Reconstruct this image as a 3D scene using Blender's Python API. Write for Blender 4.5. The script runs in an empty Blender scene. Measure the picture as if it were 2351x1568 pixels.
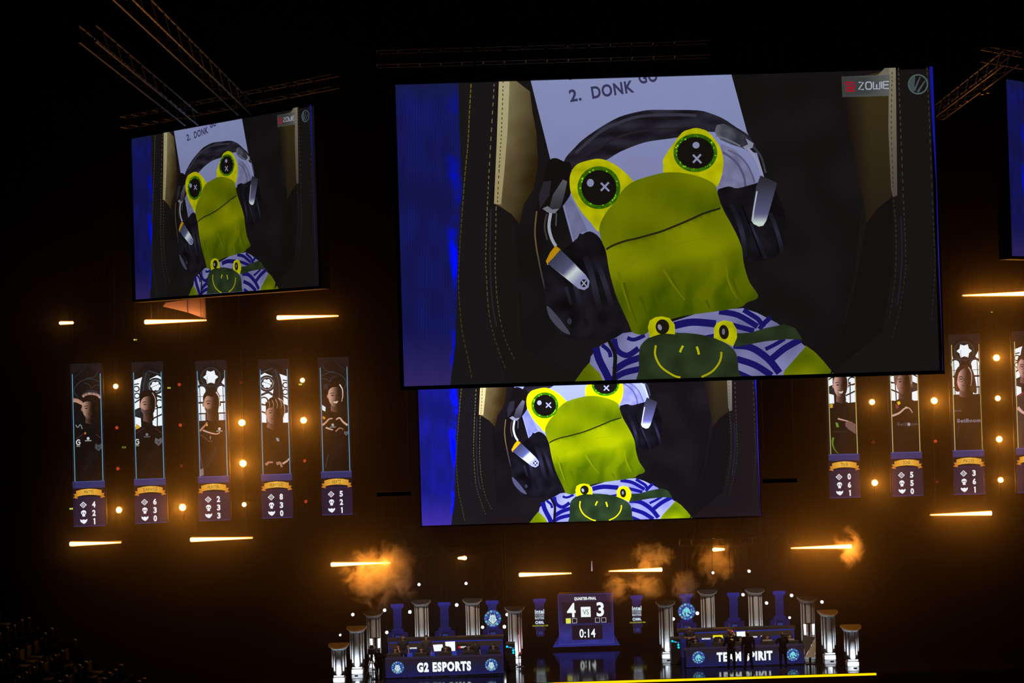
import bpy, bmesh, math, random
from mathutils import Vector, Matrix, noise
from mathutils.geometry import delaunay_2d_cdt
random.seed(7)
sc = bpy.context.scene
C = sc.collection
R = math.radians

# ---------------------------------------------------------------- camera, world, exposure
F_PX, CAM_H = 2940.0, 13.8
cam_d = bpy.data.cameras.new('camera')
cam_d.sensor_width = 36.0
cam_d.lens = F_PX / 2351.0 * 36.0
cam_d.clip_start, cam_d.clip_end = 0.1, 300
cam = bpy.data.objects.new('camera', cam_d)
C.objects.link(cam)
cam.location = (0, 0, CAM_H)
ROT = Matrix.Rotation(R(90.65), 3, 'X') @ Matrix.Rotation(R(-1.72), 3, 'Z')
cam.rotation_euler = ROT.to_euler()
sc.camera = cam
world = bpy.data.worlds.new('world')
sc.world = world
world.use_nodes = True
world.node_tree.nodes['Background'].inputs[0].default_value = (0.0012, 0.0009, 0.0009, 1)
world.node_tree.nodes['Background'].inputs[1].default_value = 1.0
sc.view_settings.view_transform = 'Standard'
sc.view_settings.look = 'None'
sc.view_settings.gamma = 1
sc.view_settings.exposure = 0
sc.view_settings.use_curve_mapping = False
sc.cycles.max_bounces = 4
sc.cycles.diffuse_bounces = 1
sc.cycles.glossy_bounces = 2
sc.cycles.volume_bounces = 0
sc.cycles.transparent_max_bounces = 8
sc.cycles.sample_clamp_indirect = 3.0
sc.cycles.volume_max_steps = 128
sc.cycles.caustics_reflective = False
sc.cycles.caustics_refractive = False
HAZE_DENSITY = 0.0075
BAR_W = 88.0
BAR_RGB = (1.0, 0.30, 0.025)
LAMP_RGB = (1.0, 0.33, 0.03)

def W(px, py, Y):
    """point of the photograph at real distance Y in front of the camera"""
    d = ROT @ Vector(((px - 1175.5) / F_PX, (784 - py) / F_PX, -1))
    t = Y / d.y
    return Vector((d.x * t, Y, CAM_H + d.z * t))

def G(px, py, z=0.0):
    d = ROT @ Vector(((px - 1175.5) / F_PX, (784 - py) / F_PX, -1))
    t = (z - CAM_H) / d.z
    return Vector((d.x * t, d.y * t, z))

# ---------------------------------------------------------------- colours and materials
def lin(c):
    out = []
    for v in c[:3]:
        v = max(0.0, min(1.0, v / 255.0))
        out.append(v / 12.92 if v <= 0.04045 else ((v + 0.055) / 1.055) ** 2.4)
    return out

MATS = {}
def mat(name, rgb=(0.5, 0.5, 0.5), rough=0.6, metal=0.0, bump=0.0, scale=20.0, spec=0.5, var=0.12):
    if name in MATS:
        return MATS[name]
    m = bpy.data.materials.new(name)
    m.use_nodes = True
    nt = m.node_tree
    b = nt.nodes['Principled BSDF']
    b.inputs['Roughness'].default_value = rough
    b.inputs['Metallic'].default_value = metal
    b.inputs['Specular IOR Level'].default_value = spec
    no = nt.nodes.new('ShaderNodeTexNoise')
    no.inputs['Scale'].default_value = scale
    tc = nt.nodes.new('ShaderNodeTexCoord')
    nt.links.new(tc.outputs['Object'], no.inputs['Vector'])
    cr = nt.nodes.new('ShaderNodeValToRGB')
    cr.color_ramp.elements[0].position = 0.3
    cr.color_ramp.elements[1].position = 0.7
    cr.color_ramp.elements[0].color = [v * (1 - var) for v in rgb] + [1]
    cr.color_ramp.elements[1].color = [min(1, v * (1 + var)) for v in rgb] + [1]
    nt.links.new(no.outputs['Fac'], cr.inputs['Fac'])
    nt.links.new(cr.outputs['Color'], b.inputs['Base Color'])
    if bump:
        bp = nt.nodes.new('ShaderNodeBump')
        bp.inputs['Strength'].default_value = bump
        bp.inputs['Distance'].default_value = 0.01
        nt.links.new(no.outputs['Fac'], bp.inputs['Height'])
        nt.links.new(bp.outputs['Normal'], b.inputs['Normal'])
    MATS[name] = m
    return m

def glow(name, rgb, k):
    """something that gives off light itself"""
    if name in MATS:
        return MATS[name]
    m = bpy.data.materials.new(name)
    m.use_nodes = True
    nt = m.node_tree
    nt.nodes.remove(nt.nodes['Principled BSDF'])
    e = nt.nodes.new('ShaderNodeEmission')
    e.inputs[0].default_value = (*rgb, 1)
    e.inputs[1].default_value = k
    nt.links.new(e.outputs[0], nt.nodes['Material Output'].inputs[0])
    m.cycles.emission_sampling = 'NONE'
    MATS[name] = m
    return m

def led(name, k, tint=(1, 1, 1), gam=1.0):
    """an LED wall: the picture it shows is stored per vertex"""
    if name in MATS:
        return MATS[name]
    m = bpy.data.materials.new(name)
    m.use_nodes = True
    nt = m.node_tree
    nt.nodes.remove(nt.nodes['Principled BSDF'])
    at = nt.nodes.new('ShaderNodeAttribute')
    at.attribute_name = 'picture'
    g = nt.nodes.new('ShaderNodeGamma')
    g.inputs[1].default_value = gam
    mx = nt.nodes.new('ShaderNodeMixRGB')
    mx.blend_type = 'MULTIPLY'
    mx.inputs[0].default_value = 1
    mx.inputs[2].default_value = (*tint, 1)
    e = nt.nodes.new('ShaderNodeEmission')
    e.inputs[1].default_value = k
    nt.links.new(at.outputs['Color'], g.inputs[0])
    nt.links.new(g.outputs[0], mx.inputs[1])
    nt.links.new(mx.outputs[0], e.inputs[0])
    nt.links.new(e.outputs[0], nt.nodes['Material Output'].inputs[0])
    m.cycles.emission_sampling = 'NONE'
    MATS[name] = m
    return m

M_BLACK = mat('black_painted_metal', (0.012, 0.012, 0.013), 0.5)
M_CASE = mat('screen_casing', (0.008, 0.008, 0.009), 0.75, spec=0.2)
M_ALU = mat('aluminium_truss', (0.17, 0.155, 0.14), 0.40, 0.9)
M_CABLE = mat('steel_cable', (0.02, 0.02, 0.02), 0.6, 0.2)
M_WALL = mat('black_drape', (0.006, 0.006, 0.006), 0.95, spec=0.05)
M_COLUMN = mat('white_plaster', (0.62, 0.63, 0.66), 0.6)
M_SKIN = mat('skin', (0.50, 0.29, 0.20), 0.55)
M_HAIR = mat('dark_hair', (0.02, 0.013, 0.01), 0.6)
M_SHIRT = mat('black_jersey', (0.014, 0.014, 0.016), 0.8)
M_GREYSHIRT = mat('dark_grey_jacket', (0.045, 0.042, 0.040), 0.8)
M_PANTS = mat('dark_trousers', (0.012, 0.012, 0.015), 0.85)
M_SHOE = mat('shoe_rubber', (0.02, 0.02, 0.02), 0.7)

# ---------------------------------------------------------------- objects
def empty(name, loc, label=None, cat=None, group=None, kind=None, rz=0.0):
    o = bpy.data.objects.new(name, None)
    C.objects.link(o)
    o.location = loc
    o.rotation_euler = (0, 0, rz)
    o.empty_display_size = 0.3
    tag(o, label, cat, group, kind)
    return o

def tag(o, label=None, cat=None, group=None, kind=None):
    if label: o['label'] = label
    if cat: o['category'] = cat
    if group: o['group'] = group
    if kind: o['kind'] = kind
    return o

class MB:
    """collects shapes and links them as one mesh object"""
    def __init__(self):
        self.v, self.f, self.c, self.mi = [], [], None, []
    def add(self, vs, fs, mi=0):
        n = len(self.v)
        self.v += [tuple(p) for p in vs]
        self.f += [[n + i for i in f] for f in fs]
        self.mi += [mi] * len(fs)
        return self
    def box(self, a, b, mi=0, bev=0.0):
        x0, y0, z0 = [min(a[i], b[i]) for i in range(3)]
        x1, y1, z1 = [max(a[i], b[i]) for i in range(3)]
        if bev:
            e = bev
            ring = lambda z, k: [(x0+e*k, y0, z), (x1-e*k, y0, z), (x1, y0+e*k, z), (x1, y1-e*k, z),
                                 (x1-e*k, y1, z), (x0+e*k, y1, z), (x0, y1-e*k, z), (x0, y0+e*k, z)]
            ins = lambda z: [(min(max(x, x0+e), x1-e), min(max(y, y0+e), y1-e), z) for x, y, _ in ring(z, 1)]
            vs = ins(z0) + ring(z0+e, 1) + ring(z1-e, 1) + ins(z1)
            fs = [list(range(7, -1, -1)), list(range(24, 32))]
            for r in range(3):
                for i in range(8):
                    j = (i+1) % 8
                    fs.append([r*8+i, r*8+j, r*8+8+j, r*8+8+i])
            return self.add(vs, fs, mi)
        vs = [(x0,y0,z0),(x1,y0,z0),(x1,y1,z0),(x0,y1,z0),(x0,y0,z1),(x1,y0,z1),(x1,y1,z1),(x0,y1,z1)]
        return self.add(vs, [[3,2,1,0],[4,5,6,7],[0,1,5,4],[1,2,6,5],[2,3,7,6],[3,0,4,7]], mi)
    def tube(self, pts, r, n=8, mi=0, caps=True, r2=None):
        pts = [Vector(p) for p in pts]
        rs = r if isinstance(r, (list, tuple)) else [r + ((r2 if r2 is not None else r) - r) * i / max(1, len(pts)-1) for i in range(len(pts))]
        vs = []
        for i, p in enumerate(pts):
            d = (pts[min(i+1, len(pts)-1)] - pts[max(i-1, 0)])
            if d.length < 1e-9: d = Vector((0, 0, 1))
            d.normalize()
            up = Vector((0, 0, 1)) if abs(d.z) < 0.9 else Vector((0, 1, 0))
            a = d.cross(up).normalized(); b = d.cross(a).normalized()
            for k in range(n):
                t = 2*math.pi*k/n
                vs.append(p + (a*math.cos(t) + b*math.sin(t)) * rs[i])
        fs = []
        for i in range(len(pts)-1):
            for k in range(n):
                j = (k+1) % n
                fs.append([i*n+k, i*n+j, (i+1)*n+j, (i+1)*n+k])
        if caps:
            fs.append(list(range(n))[::-1]); fs.append([(len(pts)-1)*n+k for k in range(n)])
        return self.add(vs, fs, mi)
    def lathe(self, prof, n=24, cx=0, cy=0, a0=0.0, a1=2*math.pi, mi=0, cap=True):
        full = abs(a1-a0-2*math.pi) < 1e-6
        m = n if full else n+1
        vs = []
        for r, z in prof:
            for k in range(m):
                t = a0 + (a1-a0)*k/n
                vs.append((cx + r*math.cos(t), cy + r*math.sin(t), z))
        fs = []
        for i in range(len(prof)-1):
            for k in range(n):
                j = (k+1) % m
                fs.append([i*m+k, i*m+j, (i+1)*m+j, (i+1)*m+k])
        if cap:
            fs.append(list(range(m))[::-1]); fs.append([(len(prof)-1)*m+k for k in range(m)])
            if not full:
                fs.append([i*m for i in range(len(prof))]); fs.append([i*m+m-1 for i in range(len(prof))][::-1])
        return self.add(vs, fs, mi)
    def ball(self, c, r, n=12, m=8, mi=0):
        rx, ry, rz = r if isinstance(r, (tuple, list)) else (r, r, r)
        vs, fs = [], []
        for i in range(m+1):
            ph = math.pi*i/m
            for k in range(n):
                t = 2*math.pi*k/n
                vs.append((c[0]+rx*math.sin(ph)*math.cos(t), c[1]+ry*math.sin(ph)*math.sin(t), c[2]-rz*math.cos(ph)))
        for i in range(m):
            for k in range(n):
                j = (k+1) % n
                fs.append([i*n+k, i*n+j, (i+1)*n+j, (i+1)*n+k])
        return self.add(vs, fs, mi)
    def prism(self, pts, y0, y1, mi=0):
        """outline in x,z given depth from y0 to y1"""
        n = len(pts)
        vs = [(p[0], y0, p[1]) for p in pts] + [(p[0], y1, p[1]) for p in pts]
        fs = [list(range(n)), list(range(n, 2*n))[::-1]] + [[i, i+n, (i+1) % n + n, (i+1) % n] for i in range(n)]
        return self.add(vs, fs, mi)
    def build(self, name, m, parent=None, world=True, smooth=False, loc=None):
        """verts are in world space; with a parent they become local to it"""
        off = Vector((0, 0, 0))
        if world and parent is not None:
            off = Vector(parent.location)
            if parent.parent is not None: off = off + Vector(parent.parent.location)
        elif loc is not None:
            off = Vector(loc)
        me = bpy.data.meshes.new(name)
        me.from_pydata([tuple(Vector(v) - off) for v in self.v], [], self.f)
        for mm in (m if isinstance(m, (list, tuple)) else [m]):
            me.materials.append(mm)
        for p, i in zip(me.polygons, self.mi):
            p.material_index = i
            p.use_smooth = smooth
        bm = bmesh.new(); bm.from_mesh(me)
        bmesh.ops.remove_doubles(bm, verts=bm.verts, dist=1e-6)
        bmesh.ops.recalc_face_normals(bm, faces=bm.faces)
        bm.to_mesh(me); bm.free()
        o = bpy.data.objects.new(name, me)
        C.objects.link(o)
        if parent is not None: o.parent = parent
        elif loc is not None: o.location = loc
        return o

def copy_tree(o, parent=None):
    c = o.copy(); C.objects.link(c); c.parent = parent
    for ch in list(o.children): copy_tree(ch, c)
    return c

# ---------------------------------------------------------------- text outlines
GLYPH = {}
def glyph(s, bold=0.0):
    key = (s, bold)
    if key not in GLYPH:
        cu = bpy.data.curves.new('t', 'FONT')
        cu.body = s; cu.offset = bold; cu.resolution_u = 4; cu.space_character = 1.0 + bold*3.2
        ob = bpy.data.objects.new('t', cu); C.objects.link(ob)
        bpy.context.view_layer.update()
        me = bpy.data.meshes.new_from_object(ob.evaluated_get(bpy.context.evaluated_depsgraph_get()))
        vs = [(v.co.x, v.co.y) for v in me.vertices]; fs = [list(p.vertices) for p in me.polygons]
        bpy.data.objects.remove(ob); bpy.data.curves.remove(cu); bpy.data.meshes.remove(me)
        x0 = min(v[0] for v in vs); x1 = max(v[0] for v in vs); y0 = min(v[1] for v in vs); y1 = max(v[1] for v in vs)
        vs = [((x-(x0+x1)/2)/(x1-x0), (y-(y0+y1)/2)/(y1-y0)) for x, y in vs]
        GLYPH[key] = (vs, fs)
    return GLYPH[key]

def spline(pts, closed=True, k=6):
    n = len(pts); out = []
    rng = range(n) if closed else range(n-1)
    for i in rng:
        if closed: p0, p1, p2, p3 = pts[(i-1) % n], pts[i], pts[(i+1) % n], pts[(i+2) % n]
        else: p0, p1, p2, p3 = pts[max(i-1, 0)], pts[i], pts[i+1], pts[min(i+2, n-1)]
        for j in range(k):
            t = j/k
            out.append(tuple(0.5*((2*p1[d]) + (-p0[d]+p2[d])*t + (2*p0[d]-5*p1[d]+4*p2[d]-p3[d])*t*t + (-p0[d]+3*p1[d]-3*p2[d]+p3[d])*t*t*t) for d in (0, 1)))
    if not closed: out.append(tuple(pts[-1][:2]))
    return out

def inside(p, poly):
    x, y = p; c = False; n = len(poly)
    for i in range(n):
        x0, y0 = poly[i]; x1, y1 = poly[(i+1) % n]
        if (y0 > y) != (y1 > y) and x < (x1-x0)*(y-y0)/(y1-y0)+x0: c = not c
    return c

class Pic:
    """a picture shown by an LED surface: flat coloured shapes in layers. y runs DOWN."""
    def __init__(self):
        self.v, self.f, self.c, self.l = [], [], [], 0
    def poly(self, pts, col, res=None, sp=False, k=6):
        if sp: pts = spline(pts, True, k)
        self.l += 1
        P = [Vector(p) for p in pts]; n = len(P)
        if callable(col) and res:
            xs = [p[0] for p in pts]; ys = [p[1] for p in pts]
            y = min(ys)+res/2; row = 0
            while y < max(ys):
                x = min(xs)+res/2 + (res/2 if row % 2 else 0)
                while x < max(xs):
                    if inside((x, y), pts): P.append(Vector((x, y)))
                    x += res
                y += res; row += 1
        vs, es, fs, *_ = delaunay_2d_cdt(P, [], [list(range(n))], 1, 1e-5)
        b = len(self.v)
        for q in vs:
            self.v.append((q.x, q.y, self.l))
            self.c.append(col(q.x, q.y) if callable(col) else col)
        self.f += [[b+i for i in f] for f in fs]
        return self
    def rect(self, x0, y0, x1, y1, col, res=None):
        return self.poly([(x0, y0), (x1, y0), (x1, y1), (x0, y1)], col, res)
    def ell(self, cx, cy, rx, ry, col, n=32, rot=0, a0=0, a1=360):
        pts = []
        for i in range(n):
            t = R(a0+(a1-a0)*i/(n if a1-a0 == 360 else n-1))
            x, y = rx*math.cos(t), ry*math.sin(t); r = R(rot)
            pts.append((cx+x*math.cos(r)-y*math.sin(r), cy+x*math.sin(r)+y*math.cos(r)))
        return self.poly(pts, col, max(rx, ry)/3 if callable(col) else None)
    def stroke(self, pts, w, col, sp=True, k=5, closed=False, dash=0, w2=None):
        if sp: pts = spline(pts, closed, k)
        if closed: pts = pts + [pts[0]]
        self.l += 1
        b = len(self.v); n = len(pts)
        for i, p in enumerate(pts):
            a, c = pts[max(i-1, 0)], pts[min(i+1, n-1)]
            if closed and i in (0, n-1): a, c = pts[-2], pts[1]
            dx, dy = c[0]-a[0], c[1]-a[1]; L = math.hypot(dx, dy) or 1
            ww = w if w2 is None else w+(w2-w)*i/(n-1)
            for s in (-.5, .5):
                q = (p[0]-dy/L*ww*s, p[1]+dx/L*ww*s)
                self.v.append((q[0], q[1], self.l)); self.c.append(col(*q) if callable(col) else col)
        for i in range(n-1):
            if dash and i % dash >= dash*0.62: continue
            self.f.append([b+2*i, b+2*i+1, b+2*i+3, b+2*i+2])
        return self
    def stitch(self, pts, w, col, on=5.0, off=3.2):
        q = spline(pts, False, 24); acc = 0.0; seg = [q[0]]; draw = True
        for i in range(1, len(q)):
            d = math.hypot(q[i][0]-q[i-1][0], q[i][1]-q[i-1][1]); acc += d; seg.append(q[i])
            if acc >= (on if draw else off):
                if draw and len(seg) > 1: self.stroke([seg[0], seg[-1]], w, col, sp=False); self.l -= 1
                seg = [q[i]]; acc = 0.0; draw = not draw
        self.l += 1
        return self
    def ring(self, cx, cy, r, w, col, n=32, a0=0, a1=360, ry=None):
        pts = [(cx+r*math.cos(R(a0+(a1-a0)*i/n)), cy+(ry or r)*math.sin(R(a0+(a1-a0)*i/n))) for i in range(n+1)]
        return self.stroke(pts, w, col, sp=False)
    def text(self, s, cx, cy, w, h, col, rot=0.0, bold=0.0):
        vs, fs = glyph(s, bold)
        self.l += 1; b = len(self.v); r = R(rot)
        for x, y in vs:
            x, y = x*w, -y*h
            self.v.append((cx+x*math.cos(r)-y*math.sin(r), cy+x*math.sin(r)+y*math.cos(r), self.l)); self.c.append(col)
        self.f += [[b+i for i in f] for f in fs]
        return self
    def mesh(self, name, fn, gap=0.002, clip=None, off=(0, 0, 0)):
        """fn(x,y) -> (point, outward direction)"""
        me = bpy.data.meshes.new(name)
        bm = bmesh.new()
        lay = bm.verts.layers.float_color.new('picture')
        vv = []
        for (x, y, l), c in zip(self.v, self.c):
            v = bm.verts.new((x, y, float(l))); v[lay] = (*lin(c), 1); vv.append(v)
        for f in self.f:
            try: bm.faces.new([vv[i] for i in f])
            except ValueError: pass
        if clip:
            x0, y0, x1, y1 = clip
            for co, no in (((x0, 0, 0), (-1, 0, 0)), ((x1, 0, 0), (1, 0, 0)), ((0, y0, 0), (0, -1, 0)), ((0, y1, 0), (0, 1, 0))):
                bmesh.ops.bisect_plane(bm, geom=bm.verts[:]+bm.edges[:]+bm.faces[:], plane_co=co, plane_no=no, clear_outer=True)
        o = Vector(off)
        for v in bm.verts:
            p, d = fn(v.co.x, v.co.y)
            v.co = p + d*gap*v.co.z - o
        bm.to_mesh(me); bm.free()
        return me

def link(name, me, m, parent=None, loc=None):
    me.materials.clear(); me.materials.append(m)
    o = bpy.data.objects.new(name, me); C.objects.link(o)
    if parent is not None: o.parent = parent
    if loc is not None: o.location = loc
    return o

def nz(x, y, s, seed=0):
    return noise.noise(Vector((x*s, y*s, seed*7.3)))
def mixc(a, b, t):
    t = max(0, min(1, t)); return tuple(a[i]+(b[i]-a[i])*t for i in range(3))
# ---------------------------------------------------------------- the live picture all the big screens show
def video_picture():
    p = Pic()
    p.poly([(895, 140), (2175, 140), (2175, 900), (895, 900)], (24, 20, 20))
    # chair back: very dark padded surfaces
    p.poly([(1680, 150), (1950, 150), (1990, 400), (1960, 640), (1900, 900), (1400, 900), (1200, 800), (1180, 500), (1240, 300), (1500, 200)],
           lambda x, y: mixc((19, 16, 16), (26, 22, 23), 0.5+nz(x, y, .012, 1)), 24)
    p.poly([(1044, 180), (1140, 180), (1118, 520), (1117, 640), (1165, 900), (1036, 900)], (24, 22, 22))
    # blue curtain
    edge = [(1053, 150), (1055, 300), (1061, 400), (1063, 433), (1058, 492), (1054, 560), (1051, 624), (1049, 722), (1046, 793), (1039, 850), (1034, 900)]
    def blue(x, y):
        e = 1053
        d = (e-x)/150.0
        b = 0.35+0.25*nz(x, y, .010, 2)+0.35*nz(x, y*.4, .03, 3)
        hot = max(0, 1-abs((x-(1046+14*nz(0, y, .012, 4)))/(17.0+14*nz(0, y, .02, 41)))) * max(0, min(1, (y-200)/140)) * (0.52+1.2*nz(x*.3, y, .014, 5)+.5*nz(x*.5, y, .05, 6))
        st = 0.30*math.cos(x*math.pi/2.9)
        base = mixc((17, 19, 62), (25, 28, 120), b+st)
        if y > 760: base = mixc(base, (52, 38, 95), (y-760)/140)
        if y < 240: base = mixc(base, (22, 30, 60), (240-y)/80)
        return mixc(base, (0, 12, 245), max(0, min(1, hot)))
    p.poly([(895, 140)] + edge + [(895, 900)], blue, 2.9)
    # seams of yellow thread
    Y1 = (96, 88, 30)
    p.stitch([(1083, 160), (1082, 193), (1078, 262), (1075, 328), (1068, 404), (1062, 486), (1057, 560), (1054, 624), (1055, 680), (1062, 759), (1074, 815), (1085, 870)], 2.4, lambda x, y: mixc((112, 100, 20), (58, 50, 22), (y-190)/400), 7, 2.5)
    for q in ([(1136, 160), (1135, 193), (1123, 404), (1118, 521), (1116, 598), (1117, 624), (1124, 722), (1140, 787), (1163, 850)],
              [(1140, 463), (1138, 598), (1138, 624), (1145, 708), (1161, 779), (1185, 830)]):
        p.stitch(q, 2.2, lambda x, y: mixc((104, 98, 62), (56, 48, 30), (y-400)/420))
    p.stroke([(1128, 480), (1126, 598), (1132, 700), (1142, 750)], 3, (36, 36, 40))
    # beige wing with bright piping, left
    bl = [(1173, 150), (1188, 188), (1217, 210), (1223, 257), (1232, 304), (1236, 375), (1226, 433), (1203, 471), (1194, 515), (1175, 492), (1150, 475), (1135, 468), (1147, 188), (1147, 150)]
    def beige(x, y):
        t = (x-1150)/70*.55 + (y-200)/300*.6 + .1*nz(x, y, .03, 9)
        return mixc((136, 126, 92), (44, 32, 12), t)
    p.poly(bl, beige, 9)
    p.poly([(1147, 150), (1172, 150), (1166, 300), (1158, 400), (1151, 470), (1135, 468), (1141, 330)], lambda x, y: mixc((168, 160, 122), (150, 138, 96), (y-200)/250), 12)
    p.stitch([(1156, 185), (1152, 300), (1146, 400), (1143, 465)], 2.2, (66, 54, 22), 4, 3.5)
    p.poly([(1205, 150), (1240, 150), (1225, 215), (1195, 188)], (24, 20, 20))
    # white sheet of paper
    def paper(x, y):
        return mixc((130, 138, 180), (116, 120, 160), (y-180)/380 + .15*nz(x, y, .02, 3))
    p.poly([(1210, 150), (1672, 150), (1680, 171), (1716, 304), (1735, 340), (1762, 430), (1694, 436), (1640, 445), (1500, 520), (1400, 560), (1332, 536), (1317, 562), (1300, 500), (1264, 366)], paper, 16)
    T = (52, 52, 84)
    p.text('2.', 1321, 219, 27, 29, T, -9, .03)
    p.text('DONK', 1407, 206, 98, 29, T, -9, .03)
    p.text('GO', 1488, 176, 44, 30, T, -9, .03)
    p.text('1.', 1318, 170, 26, 26, T, -9, .01)
    # clear inner shell of the headset, right
    p.poly([(1655, 330), (1690, 345), (1720, 380), (1738, 421), (1694, 436), (1645, 440), (1660, 400)], lambda x, y: mixc((98, 98, 130), (122, 122, 158), .5+nz(x, y, .05)), 9)
    p.stroke([(1660, 350), (1690, 372), (1708, 405), (1712, 432)], 5, (78, 78, 106))
    p.stroke([(1672, 345), (1702, 362), (1722, 390), (1733, 420)], 4, (86, 86, 116))
    p.poly([(1283, 480), (1296, 470), (1310, 520), (1320, 560), (1332, 536), (1350, 530), (1336, 500), (1310, 450), (1290, 440)], lambda x, y: mixc((96, 100, 132), (112, 112, 146), .5+nz(x, y, .05)), 9)
    # headband
    hb = [(1292, 385), (1300, 362), (1320, 340), (1338, 322), (1379, 293), (1423, 269), (1467, 257), (1496, 253), (1540, 253), (1603, 254), (1632, 261), (1661, 273), (1691, 293), (1723, 314), (1737, 339), (1742, 352), (1712, 345), (1694, 331), (1670, 318), (1641, 304), (1600, 306), (1559, 316), (1500, 324), (1467, 332), (1423, 350), (1387, 371), (1350, 380), (1305, 392)]
    p.poly(hb, lambda x, y: mixc((22, 18, 24), (44, 42, 54), .45+1.1*nz(x*.35, y, .05, 6)), 8, sp=True, k=3)
    p.stroke([(1322, 352), (1379, 303), (1423, 282), (1470, 268), (1540, 264), (1600, 266)], 7, (52, 50, 62))
    p.stroke([(1318, 372), (1375, 340), (1430, 312), (1500, 298), (1560, 296)], 5, (34, 30, 36))
    p.poly([(1641, 304), (1646, 288), (1662, 285), (1690, 297), (1726, 322), (1733, 340), (1705, 340), (1680, 333), (1655, 322)], lambda x, y: mixc((92, 92, 104), (44, 44, 54), (x-1645)/60+.6*nz(x, y, .06)), 6)
    p.stroke([(1644, 312), (1672, 322), (1700, 336)], 3.5, (100, 104, 118))
    p.poly([(1712, 318), (1731, 330), (1728, 340), (1712, 346), (1706, 338), (1718, 332)], (126, 130, 150))
    p.stroke([(1716, 341), (1730, 356), (1742, 378), (1750, 402)], 6, (142, 142, 172))
    p.stroke([(1730, 338), (1748, 362), (1758, 398)], 5, (54, 54, 62))
    # ear cup, right
    p.poly([(1647, 441), (1660, 432), (1676, 429), (1694, 433), (1735, 422), (1764, 416), (1793, 463), (1805, 521), (1800, 560), (1780, 592), (1749, 600), (1712, 598), (1698, 560), (1680, 520), (1662, 480)], lambda x, y: mixc((14, 11, 14), (26, 24, 30), .5+nz(x, y, .03, 8)), 12, sp=True, k=3)
    for q, w in (([(1678, 470), (1693, 500), (1706, 545), (1710, 590)], 11), ([(1722, 515), (1735, 545), (1750, 575), (1758, 595)], 9), ([(1768, 490), (1780, 520), (1792, 560), (1794, 578)], 9)):
        p.stroke(q, w, lambda x, y: mixc((24, 22, 30), (58, 56, 76), .6-abs(y-535)/70), k=6)
    p.stroke([(1703, 470), (1722, 520), (1748, 590)], 3, (8, 6, 8))
    def arm2(x, y):
        t = (y-410)/105
        return mixc((40, 40, 46), (86, 84, 120), t*1.3) if t < .8 else mixc((86, 84, 120), (190, 205, 200), (t-.8)*6)
    p.poly([(1746, 404), (1765, 412), (1784, 421), (1772, 465), (1759, 508), (1752, 519), (1742, 521), (1730, 515), (1725, 507), (1730, 470), (1736, 430)], arm2, 7)
    p.stroke([(1738, 440), (1731, 480), (1728, 505)], 3, (170, 178, 190))
    # left hinge, slider, chrome arc
    p.poly([(1258, 375), (1275, 364), (1295, 372), (1312, 380), (1312, 440), (1296, 470), (1262, 520), (1240, 590), (1228, 540), (1232, 480), (1246, 430)], (20, 15, 15), sp=True, k=3)
    p.poly([(1248, 418), (1266, 416), (1262, 450), (1240, 480), (1238, 450)], (38, 36, 42))
    p.poly([(1293, 413), (1303, 418), (1296, 450), (1288, 477), (1275, 492), (1262, 478), (1270, 448)], lambda x, y: mixc((88, 88, 96), (46, 44, 50), (y-410)/70), 6)
    p.poly([(1246, 480), (1258, 474), (1268, 482), (1284, 480), (1274, 491), (1258, 489)], (110, 110, 118))
    p.stroke([(1265, 490), (1261, 521), (1267, 548), (1277, 566)], 7, (150, 152, 172))
    p.stroke([(1256, 492), (1251, 521), (1257, 552)], 4, (60, 50, 46))
    p.stroke([(1278, 490), (1277, 520)], 3, (70, 70, 80))
    p.stroke([(1233, 486), (1229, 527), (1231, 560), (1237, 595), (1248, 647), (1258, 680), (1267, 697)], 3.4, lambda x, y: mixc((96, 82, 50), (54, 54, 60), (y-560)/80))
    # ear cup, left
    p.poly([(1302, 568), (1330, 545), (1354, 532), (1378, 548), (1390, 580), (1400, 640), (1415, 690), (1440, 745), (1425, 775), (1350, 780), (1290, 770), (1262, 720), (1250, 650), (1255, 600)], lambda x, y: mixc((13, 10, 12), (27, 25, 31), .5+nz(x, y, .03, 8)), 13, sp=True, k=3)
    for q, w in (([(1318, 640), (1330, 690), (1342, 730), (1350, 750)], 11), ([(1344, 590), (1358, 630), (1372, 690), (1380, 712)], 14), ([(1368, 590), (1382, 630), (1398, 680), (1408, 715)], 12), ([(1300, 660), (1312, 700)], 7)):
        p.stroke(q, w, lambda x, y: mixc((22, 19, 25), (52, 50, 66), .7-abs(y-650)/90), k=6)
    p.poly([(1256, 703), (1270, 714), (1293, 742), (1310, 767), (1296, 764), (1279, 750), (1262, 728)], (66, 66, 82), sp=True, k=3)
    p.ell(1308, 738, 5, 7, (48, 48, 58))
    p.poly([(1276, 565), (1288, 574), (1270, 596), (1258, 610), (1254, 600), (1264, 580)], (176, 128, 8))
    def arm1(x, y):
        t = ((x-1265)*.68+(y-595)*.72)/88
        return mixc((52, 54, 74), (88, 90, 124), t*1.5) if t < .5 else (mixc((88, 90, 124), (196, 208, 204), (t-.5)*7) if t < .66 else mixc((196, 208, 204), (128, 130, 170), (t-.66)*4))
    p.poly([(1287, 574), (1318, 604), (1345, 632), (1354, 646), (1352, 660), (1342, 667), (1328, 663), (1300, 640), (1258, 606), (1270, 594)], arm1, 5)
    p.ell(1341, 651, 8, 9, (26, 22, 26)); p.stroke([(1336, 645), (1346, 657)], 2.6, (150, 155, 180), sp=False); p.stroke([(1346, 645), (1336, 657)], 2.6, (150, 155, 180), sp=False)
    # cable under the cup
    p.stroke([(1392, 768), (1402, 790), (1412, 815), (1411, 850), (1408, 890)], 8, (30, 26, 30))
    # body: green arms and striped shirt
    G1, G2 = (116, 126, 4), (76, 90, 2)
    def green(x, y): return mixc(G1, G2, .45+.9*nz(x, y, .02, 12))
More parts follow.
